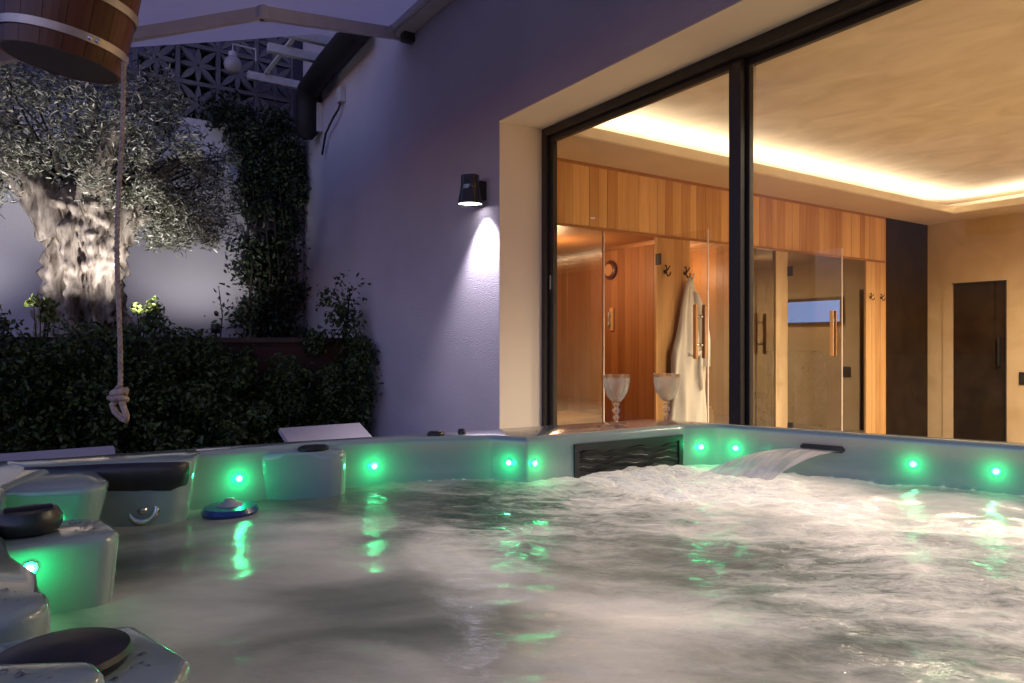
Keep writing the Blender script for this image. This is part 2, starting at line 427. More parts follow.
def clumps(centres, radii, per, squash=1.0):
    """points scattered through leaf clumps: (n,3)"""
    out = []
    for c, r in zip(centres, radii):
        d = RNG.normal(size=(per, 3)); d /= np.linalg.norm(d, axis=1, keepdims=True)
        q = d * (RNG.uniform(0, 1, size=(per, 1)) ** .45) * r; q[:, 2] *= squash
        out.append(q + np.array(c))
    return np.concatenate(out)
def light(name, typ, loc, energy, col, parent=None, **kw):
    d = bpy.data.lights.new(name, typ); d.energy = energy; d.color = col
    for k, v in kw.items(): setattr(d, k, v)
    o = bpy.data.objects.new(name, d); COL.objects.link(o); o.location = loc
    if parent: o.parent = parent
    return o
def aim(o, target):
    o.rotation_euler = (Vector(target) - Vector(o.location)).to_track_quat('-Z', 'Y').to_euler()

# ------------------------------------------------------------------ setting: ground
g = bmesh.new(); box(g, -60, 60, -60, 60, GROUND - .3, GROUND)
tag(obj('ground', g, M['ground']), 'dark stone paving around the hot tub', 'ground', kind='structure')

# ------------------------------------------------------------------ house
FY, WY = 2.5, 2.85                    # facade plane, window plane
OX0, OX1, OZ = -3.96, 1.25, 1.49      # opening: left, right, head
FX0 = -8.39
hw = thing('house_wall', 'lilac grey rendered house wall with lamp and big window opening', 'wall', (0, FY, GROUND))
def rel(o, root):  # keep world coordinates of a mesh built in place
    o.parent = root; o.matrix_parent_inverse = Matrix.Translation(-Vector(root.location)); return o
b = boxes((FX0, OX0 - .001, FY, WY + .1, GROUND, 5.0), (OX0 - .001, OX1, FY, WY + .1, OZ + .001, 5.0), (OX1, 4, FY, WY + .1, GROUND, 5.0))
rel(obj('render_coat', b, M['facade']), hw)
b = boxes((OX0 - .001, OX0 + .004, FY + .002, WY, GROUND, OZ), (OX0 + .004, OX1, FY + .002, WY, OZ - .005, OZ + .001))
rel(obj('window_reveal', b, M['reveal']), hw)

# sliding window
wn = thing('sliding_window', 'dark framed floor to ceiling sliding window looking into the lit spa room', 'window', (OX0, WY, GROUND))
zt = OZ - .005; x0 = OX0 + .004
b = boxes((x0, x0 + .05, WY, WY + .10, GROUND, zt), (x0 + .05, OX1, WY, WY + .10, zt - .058, zt), (x0 + .05, OX1, WY, WY + .10, GROUND, GROUND + .05), bevel=.003)
rel(obj('outer_frame', b, M['frame']), wn)
b = boxes((x0 + .052, x0 + .10, WY + .028, WY + .062, GROUND + .05, zt - .06), (x0 + .10, -2.34, WY + .028, WY + .062, zt - .098, zt - .06),
          (-2.36, -2.285, WY + .028, WY + .062, GROUND + .05, zt - .06), bevel=.003)
rel(obj('sash', b, M['frame']), wn)
b = boxes((-2.345, -2.262, WY + .066, WY + .098, GROUND + .05, zt - .06), (-2.262, OX1, WY + .066, WY + .098, zt - .098, zt - .06), bevel=.003)
rel(obj('sash', b, M['frame']), wn)
b = boxes((-2.2845, -2.280, WY + .02, WY + .05, GROUND + .05, zt - .06), bevel=.002)
rel(obj('interlock_strip', b, M['frame']), wn)
for a0, a1, y in ((x0 + .099, -2.339, WY + .045), (-2.276, OX1, WY + .082)):
    g = bmesh.new(); g.faces.new([g.verts.new(v) for v in ((a0, y, GROUND + .05), (a1, y, GROUND + .05), (a1, y, zt - .097), (a0, y, zt - .097))])
    rel(obj('window_pane', g, M['pane']), wn)
b = boxes((x0 + .066, x0 + .078, WY + .018, WY + .029, .36, .46), bevel=.002)
rel(obj('latch', b, M['chrome']), wn)

# ------------------------------------------------------------------ room shell
TX, BY = -3.96, 8.205                 # timber wall plane, back wall plane
SZ, CZ = 1.309, 1.50                  # soffit underside, raised ceiling
KI = 1.0775                           # the room was measured at a smaller scale: brought to size below
FL = GROUND / KI
RY0, RX1 = (WY + .101) / KI, 3.2
BEFORE = set(bpy.data.objects)
tag(obj('floor', boxes((-6.0, RX1, RY0, BY + 1, FL - .002, FL + .004)), M['floor']), 'beige tiled floor of the spa room', 'floor', kind='structure')
tag(obj('ceiling', boxes((-6.0, RX1, RY0, BY + .3, CZ, CZ + .1)), M['ceiling']), 'mottled clay plaster ceiling above the glowing cove', 'ceiling', kind='structure')
# dropped soffit with lip and LED line
so = thing('ceiling_cove', 'dropped soffit with a glowing warm light line around the ceiling', 'ceiling cove', (TX, BY, SZ))
SX, SY = -3.465, 7.685
rel(obj('soffit', boxes((TX - .1, SX, RY0, BY, SZ, SZ + .03), (SX, RX1, SY, BY, SZ, SZ + .03)), M['soffit']), so)
rel(obj('lip', boxes((SX, SX + .03, RY0, SY - .03, SZ - .003, SZ + .062), (SX, RX1, SY - .03, SY, SZ - .003, SZ + .062)), M['lip']), so)
rel(obj('light_strip', boxes((SX - .10, SX - .06, RY0 + .02, SY + .1, SZ + .034, SZ + .06), (SX - .06, RX1, SY + .06, SY + .10, SZ + .034, SZ + .06)), M['cove']), so)
rel(obj('cove_back', boxes((TX - .1, TX - .09, RY0, BY, SZ + .03, CZ), (TX - .09, RX1, BY - .01, BY, SZ + .03, CZ)), M['lip']), so)

# back wall with dark doorway
DX0, DX1, DZ = -3.80, -3.187, .636
bw = thing('back_wall', 'ochre clay plaster wall at the far end of the spa room', 'wall', (0, BY, FL))
WX0, WX1, WZ0, WZ1 = -2.95, -2.05, .25, .52
rel(obj('plaster', boxes((-6.0, DX0, BY, BY + .15, FL, CZ), (DX0, DX1, BY, BY + .15, DZ, CZ), (DX1, RX1, BY, BY + .15, FL, CZ)), M['plaster']), bw)
rel(obj('doorway_lining', boxes((DX0 - .002, DX0 + .09, BY - .012, BY + .149, FL, DZ - .001)), M['plaster']), bw)
dr = thing('dark_door', 'dark smoked glass door in the ochre back wall', 'door', (DX0, BY + .05, FL))
rel(obj('door_leaf', boxes((DX0 + .09, DX1 - .012, BY + .03, BY + .06, FL + .01, DZ - .012)), M['darkpanel']), dr)
rel(obj('door_frame', boxes((DX1 - .012, DX1 - .001, BY - .004, BY + .1, FL, DZ - .001), (DX0 + .09, DX1 - .012, BY - .004, BY + .1, DZ - .012, DZ - .001)), M['frame']), dr)
rel(obj('handle', boxes((DX1 - .08, DX1 - .06, BY - .02, BY + .03, -.25, .05), bevel=.004), M['black']), dr)
sw = thing('light_switch', 'small black light switch on the ochre wall beside the dark door', 'switch', (-3.02, BY, -.34))
rel(obj('cover_plate', boxes((-3.075, -2.97, BY - .012, BY - .001, -.44, -.31), bevel=.003), M['black']), sw)
rel(obj('rocker', boxes((-3.05, -2.995, BY - .018, BY - .011, -.41, -.34), bevel=.002), M['frame']), sw)
bwn = thing('small_window', 'small high window showing blue dusk in the back wall', 'window', (WX0, BY, WZ0))
rel(obj('window_frame', boxes((WX0 - .04, WX1 + .04, BY - .03, BY - .003, WZ0 - .04, WZ0), (WX0 - .04, WX1 + .04, BY - .03, BY - .003, WZ1, WZ1 + .04), (WX0 - .04, WX0, BY - .03, BY - .003, WZ0, WZ1), (WX1, WX1 + .04, BY - .03, BY - .003, WZ0, WZ1)), M['frame']), bwn)
rel(obj('pane', boxes((WX0, WX1, BY - .015, BY - .004, WZ0, WZ1)), M['dusk']), bwn)
tag(obj('wall_right', boxes((RX1, RX1 + .1, RY0, BY + .3, FL, CZ)), M['plaster']), 'ochre plaster side wall of the spa room', 'wall', kind='structure')

# downlights
dl0 = None
for i, (x, y) in enumerate(((-1.0, 3.7), (-1.5, 5.1), (-2.0, 6.6), (.5, 3.7), (.3, 5.1), (.1, 6.6))):
    if dl0 is None:
        d = dl0 = thing('downlight', 'small round recessed downlight in the plaster ceiling', 'downlight', (x, y, CZ), 'ceiling downlights')
        obj('trim_ring', lathe([(.045, -.004), (.06, -.004), (.06, -.001), (.045, -.001)], 24), M['chrome'], d, True)
        obj('lamp', lathe([(.044, -.0025), (.044, -.0005)], 24), M['spot'], d)
    else:
        d = copy_tree(dl0); d.location = (x, y, CZ)
    s = light('downlight_beam', 'SPOT', (x, y, CZ - .01), 470, (1, .85, .62), spot_size=R(150), spot_blend=.6, shadow_soft_size=.04)

# ------------------------------------------------------------------ sauna front (timber wall)
DH = .837
sf = thing('cedar_wall', 'honey coloured cedar plank wall above the glass sauna doors', 'wall', (TX, RY0, FL))
def planks(y0, y1, z0, z1, w=(.075, .12), x=TX, th=.02):
    bm = bmesh.new(); y = y0
    while y < y1 - .01:
        ww = min(random.uniform(*w), y1 - y)
        if y1 - y - ww < .03: ww = y1 - y
        d = random.uniform(0, .003)
        box(bm, x - th, x + d, y + .0012, y + ww - .0012, z0, z1); y += ww
    return bm
rel(obj('upper_planks', planks(RY0 + .02, 7.31, DH + .012, SZ - .004), M['timber']), sf)
rel(obj('planks', planks(3.966, 4.352, FL, DH - .012), M['timber']), sf)
rel(obj('planks', planks(6.95, 7.31, FL, DH - .012), M['timber']), sf)
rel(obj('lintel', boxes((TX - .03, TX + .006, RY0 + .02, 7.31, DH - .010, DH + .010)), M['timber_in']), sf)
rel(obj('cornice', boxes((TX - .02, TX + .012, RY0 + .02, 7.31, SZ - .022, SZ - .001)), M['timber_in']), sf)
pn = thing('stone_panel', 'tall dark stone panel in the far corner beside the cedar wall', 'panel', (TX, 7.31, FL))
rel(obj('stone_face', boxes((TX - .04, TX - .004, 7.312, BY - .001, FL, SZ - .001)), M['darkpanel']), pn)
rel(obj('edge_trim', boxes((TX - .03, TX + .008, 7.30, 7.3105, FL, SZ - .03)), M['timber']), pn)

# sauna cabin behind it
sr = thing('sauna_cabin', 'small sauna lined with reddish vertical cedar boards', 'sauna', (-4.8, 4, FL))
AX = -5.55
def planks_x(x0, x1, y, z0, z1, th=.02):
    bm = bmesh.new(); x = x0
    while x < x1 - .01:
        ww = min(random.uniform(.08, .10), x1 - x); box(bm, x + .001, x + ww - .001, y, y + th, z0, z1); x += ww
    return bm
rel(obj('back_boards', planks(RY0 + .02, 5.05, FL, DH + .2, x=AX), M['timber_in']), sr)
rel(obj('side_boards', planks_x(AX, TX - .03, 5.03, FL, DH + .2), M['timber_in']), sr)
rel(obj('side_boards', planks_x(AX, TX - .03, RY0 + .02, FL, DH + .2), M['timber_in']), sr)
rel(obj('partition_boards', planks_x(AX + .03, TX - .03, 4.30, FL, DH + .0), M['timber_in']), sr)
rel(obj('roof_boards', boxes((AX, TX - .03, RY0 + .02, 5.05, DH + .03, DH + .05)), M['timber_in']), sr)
sb = thing('sauna_bench', 'pale slatted wooden bench inside the sauna', 'bench', (-5.2, 3.6, FL))
bm = bmesh.new()
for k in range(5): box(bm, -5.53 + k * .11, -5.53 + k * .11 + .1, 3.02, 4.28, -.72, -.69)
rel(obj('seat', bm, M['bench']), sb)
bm = bmesh.new()
for k in range(4): box(bm, -4.985, -4.965, 3.02, 4.28, -1.15 + k * .11, -1.15 + k * .11 + .1)
rel(obj('apron', bm, M['bench']), sb)
sb2 = thing('lower_bench', 'light plank bench behind the sauna window next to the bathrobe', 'bench', (-4.6, 4.7, FL))
bm = bmesh.new()
for k in range(6): box(bm, -4.30, -4.28, 4.36 + k * .11, 4.36 + k * .11 + .105, -1.16, -.62)
rel(obj('apron', bm, M['bench']), sb2)
bm = bmesh.new()
for k in range(4): box(bm, -4.74 + k * .11, -4.74 + k * .11 + .1, 4.35, 5.02, -.618, -.59)
rel(obj('seat', bm, M['bench']), sb2)
gx, gy = -4.87, 4.30
gg = thing('sauna_gauge', 'round dark wooden thermometer on the sauna side wall', 'thermometer', (gx, gy - .002, .66))
gm = Matrix.Rotation(R(90), 4, 'X')
obj('case', lathe([(.0, 0), (.085, 0), (.09, .012), (.075, .03), (.0, .03)], 28, cap=False, mtx=gm), M['stave'], gg, True)
obj('dial', lathe([(.0, .031), (.055, .031), (.055, .033), (.0, .033)], 28, cap=False, mtx=gm), M['handle'], gg)
hg = thing('sand_timer', 'pale narrow sand timer on the sauna side wall under the round gauge', 'sand timer', (gx + .0, gy - .002, .20))
rel(obj('backboard', boxes((gx + .0, gx + .05, gy - .02, gy - .001, .10, .31), bevel=.004), M['bench']), hg)
obj('glass_tube', lathe([(.012, -.07), (.014, -.03), (.003, 0), (.014, .03), (.012, .07)], 12, mtx=Matrix.Translation((.005, -.028, 0))), M['greycap'], hg, True)
light('sauna_glow', 'POINT', (-4.75, 3.55, .62), 20, (1, .66, .38), shadow_soft_size=.08)
light('sauna_glow', 'POINT', (-4.5, 4.72, .62), 14, (1, .74, .46), shadow_soft_size=.08)

# steam room
st = thing('steam_room', 'steam room with olive plaster walls and a dark mosaic seat', 'steam room', (-4.8, 6, FL))
rel(obj('plaster_walls', boxes((AX, AX + .02, 5.10, 7.0, FL, DH + .2), (AX + .02, TX - .04, 6.98, 7.0, FL, DH + .2), (AX + .02, TX - .04, 5.055, 5.075, FL, DH + .2), (AX + .02, TX - .04, 5.10, 6.98, DH + .03, DH + .05)), M['plaster']), st)
rel(obj('door_post', boxes((TX - .04, TX - .001, 5.478, 5.65, FL, DH - .012)), M['plaster']), st)
rel(obj('mosaic_seat', boxes((AX + .022, -4.75, 5.10, 6.978, FL, -.60), (-4.75, -4.40, 6.4, 6.978, FL, -.1), bevel=.01), M['mosaic']), st)
light('steam_glow', 'POINT', (-4.5, 6.1, .6), 2.5, (1, .75, .45), shadow_soft_size=.08)

# fixed glazing and swinging doors
def quad_glass(name, pts, m, root):
    g = bmesh.new(); g.faces.new([g.verts.new(p) for p in pts]); return rel(obj(name, g, m), root)
def fixed(name, label, y0, y1, edge=None):
    t = thing(name, label, 'glass panel', (TX - .01, y0, FL))
    quad_glass('glass', ((TX - .012, y0, FL), (TX - .012, y1, FL), (TX - .012, y1, DH - .012), (TX - .012, y0, DH - .012)), M['doorglass'], t)
    if edge: rel(obj('glass_edge', boxes((TX - .018, TX - .003, edge - .005, edge + .005, FL, DH - .012)), M['edge']), t)
    return t
fixed('glass_panel', 'fixed glass panel of the sauna nearest the window frame', RY0 + .02, 3.427, 3.43)
fixed('glass_panel', 'fixed sauna glass panel behind the hanging bathrobe', 4.354, 5.476)
fixed('glass_panel', 'fixed glass panel of the steam room beside the dark stone panel', 5.67, 6.948)
def swing(label, hy, ang, w):
    t = thing('glass_door', label, 'glass door', (TX, hy, FL)); t.rotation_euler.z = ang     # local X runs along the open leaf
    H = DH - .014 - FL
    g = bmesh.new(); g.faces.new([g.verts.new(v) for v in ((.012, 0, .012), (w, 0, .012), (w, 0, H), (.012, 0, H))]); obj('glass', g, M['doorglass2'], t)
    obj('glass_edge', boxes((w - .001, w + .007, -.005, .005, .012, H)), M['edge'], t)
    for z in (.25, H - .22): obj('hinge', boxes((-.004, .045, -.01, .01, z, z + .09), bevel=.004), M['frame'], t)
    for s in (-1, 1):
        h = obj('handle', boxes((w - .085, w - .055, s * .05 - .012, s * .05 + .012, 1.02 - .06, 1.42 - .06), bevel=.005), M['handle'], t)
        for z in (1.06, 1.27):
            bm = bmesh.new(); tube(bm, [(w - .07, 0, z), (w - .07, s * .039, z)], .011, 10); obj('standoff', bm, M['chrome'], h, True)
    return t
swing('open sauna glass door in front of the bathrobe with wooden bar handles', 3.97, R(2), .50)
swing('half open steam room glass door with wooden bar handles', 5.654, R(18), .46)

# hooks and bathrobe
def hook_bm():
    bm = bmesh.new()
    tube(bm, [(0, 0, .05), (.012, 0, .052), (.02, 0, .03), (.012, 0, 0), (.03, 0, -.035), (.055, 0, -.03), (.06, 0, -.005)], .006, 8)
    tube(bm, [(.012, 0, 0), (.035, 0, .02), (.055, 0, .045)], .005, 8)
    return bm
hk = None
for y, z, lab in ((4.06, .555, 'bare dark metal coat hook on the planks beside the sauna opening'), (4.285, .555, 'dark metal coat hook that carries the white bathrobe'),
                  (7.02, .455, 'dark coat hook on the narrow planks beside the steam room glass'), (7.22, .455, 'dark coat hook next to the dark stone panel')):
    if hk is None:
        o = hk = thing('coat_hook', lab, 'coat hook', (TX + .004, y, z), 'coat hooks on the cedar wall')
        obj('hook', hook_bm(), M['frame'], o, True); obj('back_plate', lathe([(.016, 0), (.016, .006)], 16, mtx=Matrix.Rotation(R(90), 4, 'Y')), M['frame'], o)
    else:
        o = copy_tree(hk); o.location = (TX + .004, y, z); o['label'] = lab; o.scale = (.75,) * 3 if y > 6 else (1, 1, 1)
rb = thing('bathrobe', 'white terry bathrobe hanging from a hook on the planks', 'bathrobe', (TX + .05, 4.29, .52))
def robe_bm():
    bm = bmesh.new(); nu, nv = 40, 44; rows = []
    for j in range(nv + 1):
        t = j / nv; z = -t * 1.22
        wl = .015 + .16 * min(1, t / .5) ** .85 + .02 * t; wr = .015 + .14 * min(1, t / .42) ** .8 + .03 * t
        dp = .02 + .055 * min(1, t / .4)
        row = []
        for i in range(nu + 1):
            a = math.pi * i / nu
            f = 1 + .30 * t * math.sin(a * 7 + 1.5 * math.sin(t * 5)) + .07 * math.sin(a * 13 + t * 6)
            c = math.cos(a)
            y = (wr if c > 0 else wl) * c * (1 + .06 * math.sin(t * 14 + a * 2)) - .03 * t
            row.append(bm.verts.new((dp * math.sin(a) ** .7 * f + .002, y, z + .02 * math.sin(a * 5) * t)))
        rows.append(row)
    for a, b in zip(rows, rows[1:]):
        for i in range(nu): bm.faces.new((a[i], a[i + 1], b[i + 1], b[i]))
    return bm
obj('robe_body', robe_bm(), M['terry'], rb, True)
bm = bmesh.new(); tube(bm, [(.04, .02, -.12), (.06, .065, -.28), (.072, .09, -.5), (.07, .085, -.72)], [.02, .042, .05, .055], 14); obj('sleeve', bm, M['terry'], rb, True)
bm = bmesh.new(); tube(bm, [(.078, -.09, -.62), (.09, -.02, -.63), (.095, .03, -.61), (.09, .08, -.62)], .018, 8); tube(bm, [(.095, .03, -.62), (.10, .02, -.75), (.098, .03, -.9)], .015, 8); obj('belt', bm, M['terry'], rb, True)
bm = bmesh.new(); tube(bm, [(.045, .0, .03), (.04, .006, .01), (.03, .0, -.03)], .006, 8); obj('hanging_loop', bm, M['terry'], rb, True)

done = set()
for o in set(bpy.data.objects) - BEFORE:
    o.location = o.location * KI
    mi = o.matrix_parent_inverse.copy(); mi.translation = mi.translation * KI; o.matrix_parent_inverse = mi
    if o.type == 'MESH' and o.data.name not in done:
        done.add(o.data.name); o.data.transform(Matrix.Scale(KI, 4))

# ------------------------------------------------------------------ wall lamp
wl = thing('wall_lamp', 'black tapered downlight lamp lighting the grey wall beside the window', 'wall lamp', (-4.15, FY - .115, .94))
obj('shade', lathe([(.062, .2), (.064, .2), (.066, .12), (.088, .0), (.082, .004), (.058, .19), (.062, .2)], 32, cap=False), mat('gloss_black', (.012, .011, .011), (.016, .015, .014), rough=.12, coat=1), wl, True, 40)
obj('cap', lathe([(.0, .196), (.06, .196), (.06, .203), (.0, .203)], 32, cap=False), M['chrome'], wl)
obj('diffuser', lathe([(.0, .012), (.08, .012), (.08, .016), (.0, .016)], 32, cap=False), M['lamp'], wl)
obj('bracket', boxes((-.03, .03, .06, .1145, .04, .17), bevel=.004), M['black'], wl)
s = light('wall_lamp_beam', 'SPOT', (-4.13, FY - .115,   .935), 85, (.93, .84, 1.0), spot_size=R(95), spot_blend=.75, shadow_soft_size=.03)
aim(s, (-4.12, FY + .02, -.5))

# ------------------------------------------------------------------ awning
AW = thing('awning', 'pale folding arm awning over the hot tub', 'awning', (-5.47, FY, 2.58))
AX0, AX1 = -5.47, 3.0
z_at = lambda y: 2.54 + .313 * (y - 1.984)
g = bmesh.new(); rows = []
nx, ny = 40, 14
for j in range(ny + 1):
    y = 2.40 - j / ny * 2.70
    rows.append([g.verts.new((AX0 - .03 + (AX1 - AX0) * i / nx, y, z_at(y) - .012 * math.sin(math.pi * j / ny) * (1 + .5 * math.sin(i * .8)))) for i in range(nx + 1)])
for a, b_ in zip(rows, rows[1:]):
    for i in range(nx): g.faces.new((a[i], a[i + 1], b_[i + 1], b_[i]))
rel(obj('canopy_cloth', g, M['fabric'], None, True), AW)
rel(obj('cassette', boxes((AX0 + .05, AX1, 2.36, FY - .004, 2.56, 2.76), (AX0 + .02, AX0 + .05, 2.345, FY - .004, 2.545, 2.775), bevel=.008), M['cream']), AW)
rel(obj('guide_rail', boxes((AX0 + .06, AX1, 2.33, 2.358, 2.57, 2.59), bevel=.004), M['cream']), AW)
yb = -.30
rel(obj('front_bar', boxes((AX0, AX1, yb - .06, yb, z_at(yb) - .08, z_at(yb) + .02), bevel=.008), M['cream']), AW)
bm = bmesh.new()
def bar(bm, a, b, w, h):
    a, b = Vector(a), Vector(b); d = (b - a); l = d.length; q = d.to_track_quat('X', 'Z').to_matrix().to_4x4()
    return box(bm, 0, l, -w / 2, w / 2, -h / 2, h / 2, Matrix.Translation(a) @ q)
elb = (-4.866, 1.173, 2.226)
bar(bm, (-5.40, 2.36, 2.575), elb, .05, .085); a1 = rel(obj('folding_arm', bm, M['cream']), AW)
bm = bmesh.new(); bar(bm, elb, (-5.40, yb + .0, z_at(yb) - .05), .045, .075); a2 = rel(obj('folding_arm', bm, M['cream']), AW)
bm = lathe([(.0, -.045), (.04, -.045), (.04, .045), (.0, .045)], 18, cap=False, mtx=Matrix.Translation(elb)); rel(obj('elbow_joint', bm, M['cream'], None), AW)
bm = lathe([(.0, -.05), (.012, -.05), (.012, -.046), (.0, -.046)], 10, cap=False, mtx=Matrix.Translation(elb)); rel(obj('elbow_bolt', bm, M['frame']), AW)
rel(obj('wall_bracket', boxes((-5.34, -5.26, 2.40, FY - .003, 2.49, 2.558), bevel=.004), M['frame']), AW)

# ------------------------------------------------------------------ corner canopy: rafters, gutter, lantern
cn = thing('canopy', 'small grey rafter canopy on the house wall above the corner', 'canopy', (-7.6, FY, 2.95))
for x in (-8.30, -7.40, -6.93, -6.46):
    rel(obj('rafter', boxes((x - .035, x + .035, 1.84, FY - .003, 3.0, 3.09), bevel=.005), M['steel']), cn)
rel(obj('wall_plate', boxes((-8.38, -6.0, FY - .05, FY - .004, 2.93, 2.999)), M['steel']), cn)
rel(obj('crossbar', boxes((-8.3, -6.4, 2.02, 2.06, 3.092, 3.12)), M['steel']), cn)
M['gutter'] = mat('matt_black_metal', (.008, .008, .009), (.014, .014, .015), scale=20, rough=.6, spec=.3)
gt = thing('rain_gutter', 'thick black gutter along the wall with a downturned end at the corner', 'gutter', (-7.0, 2.3, 2.75))
bm = bmesh.new(); tube(bm, [(-6.1, 2.33, 2.88), (-7.0, 2.34, 2.85), (-7.66, 2.36, 2.80)], .12, 20); rel(obj('trough', bm, M['gutter'], None, True, 40), gt)
bm = bmesh.new(); tube(bm, [(-7.56, 2.36, 2.82), (-7.68, 2.36, 2.79), (-7.75, 2.36, 2.68), (-7.76, 2.36, 2.5), (-7.76, 2.36, 2.34), (-7.76, 2.36, 2.27)], [.12, .13, .13, .125, .115, .06], 20); rel(obj('downpipe', bm, M['gutter'], None, True, 50), gt)
rel(obj('strap', boxes((-7.66, -7.64, 2.43, FY - .002, 2.34, 2.66), bevel=.003), M['steel']), gt)
bm = bmesh.new(); tube(bm, [(-6.98, FY - .02, 2.52), (-7.0, FY - .05, 2.40), (-7.15, FY - .06, 2.34), (-7.4, FY - .05, 2.25), (-7.55, FY - .04, 2.06)], .012, 8)
jb = thing('junction_box', 'dark junction box with a looped cable on the wall under the gutter', 'junction box', (-6.95, FY, 2.5))
rel(obj('box_body', boxes((-7.03, -6.92, FY - .06, FY - .002, 2.47, 2.62), bevel=.006), M['steel']), jb); rel(obj('cable', bm, M['black'], None, True), jb)
ln = thing('lantern', 'round glass lantern hanging from the grey rafters', 'lantern', (-8.0, 1.62, 3.02))
obj('globe', lathe([(.0, -.1), (.05, -.09), (.085, -.05), (.095, 0), (.08, .05), (.04, .085)], 20), M['greycap'], ln, True)
obj('cap', lathe([(.045, .083), (.045, .13), (.01, .15)], 16), M['steel'], ln)
bm = bmesh.new(); tube(bm, [(0, 0, .14), (0, 0, .22), (0, .24, .22), (0, .24, .09)], .01, 8); obj('hanger', bm, M['steel'], ln)

# ------------------------------------------------------------------ garden: terrace, walls, lattice
TZ = 0.02; RWX = -6.45; GX = -8.4
ter = boxes((GX, RWX - .12, -4, FY, GROUND - .1, TZ - .06)); tag(obj('terrace', ter, M['soil']), 'raised planting bed of dark soil behind the hedge', 'terrace', kind='structure')
rw = thing('retaining_wall', 'dark reddish brick retaining wall behind the hedge', 'wall', (RWX, 0, GROUND))
rel(obj('brickwork', boxes((RWX - .12, RWX, -4, FY - .002, GROUND, TZ - .03)), M['brick']), rw)
rel(obj('coping', boxes((RWX - .15, RWX + .03, -4, FY - .002, TZ - .03, TZ + .015), bevel=.006), mat('coping_stone', (.08, .05, .035), (.05, .035, .025), rough=.85)), rw)
gw = obj('garden_wall', boxes((GX - .2, GX, -5, FY + .1, GROUND, 2.48)), M['gardenwall'])
tag(gw, 'pale lilac garden wall behind the olive tree', 'wall')
ls = thing('lattice_screen', 'pale pierced screen of flower pattern blocks on top of the garden wall', 'screen', (GX - .1, 0, 2.48))
def block_bm(s=.42, th=.07):
    bm = bmesh.new(); h = s / 2; w = .022
    for q in ((-h, h, -h, -h + w), (-h, h, h - w, h), (-h, -h + w, -h + w, h - w), (h - w, h, -h + w, h - w)): box(bm, -th / 2, th / 2, q[0] + .001, q[1] - .001, q[2] + .001, q[3] - .001)
    for k in range(8):
        a = k * math.pi / 4; Lp = (h - w) * (1.38 if k % 2 else 1.0) - .004; wd = .034 if k % 2 else .03
        prof = [(.012, .006), (.3, wd * .8), (.5, wd), (.75, wd * .75), (1, .008)]
        pts = [(p * Lp if p > .1 else p, q) for p, q in prof] ; pts = pts + [(p, -q) for p, q in reversed(pts)]
        vs = [[bm.verts.new((sx * th * .35, p * math.cos(a) - q * math.sin(a), p * math.sin(a) + q * math.cos(a))) for p, q in pts] for sx in (-1, 1)]
        bm.faces.new(vs[0]); bm.faces.new(vs[1][::-1]); n = len(pts)
        for i in range(n): bm.faces.new((vs[0][i], vs[1][i], vs[1][(i + 1) % n], vs[0][(i + 1) % n]))
    return bm
blk = None
for r_ in range(4):
    for c in range(8):
        loc = Vector((0, -.75 + .42 * c, .21 + .42 * r_))
        if blk is None: blk = obj('pierced_block', block_bm(), M['lattice'], ls); o = blk
        else: o = blk.copy(); COL.objects.link(o); o.parent = ls
        o.location = loc

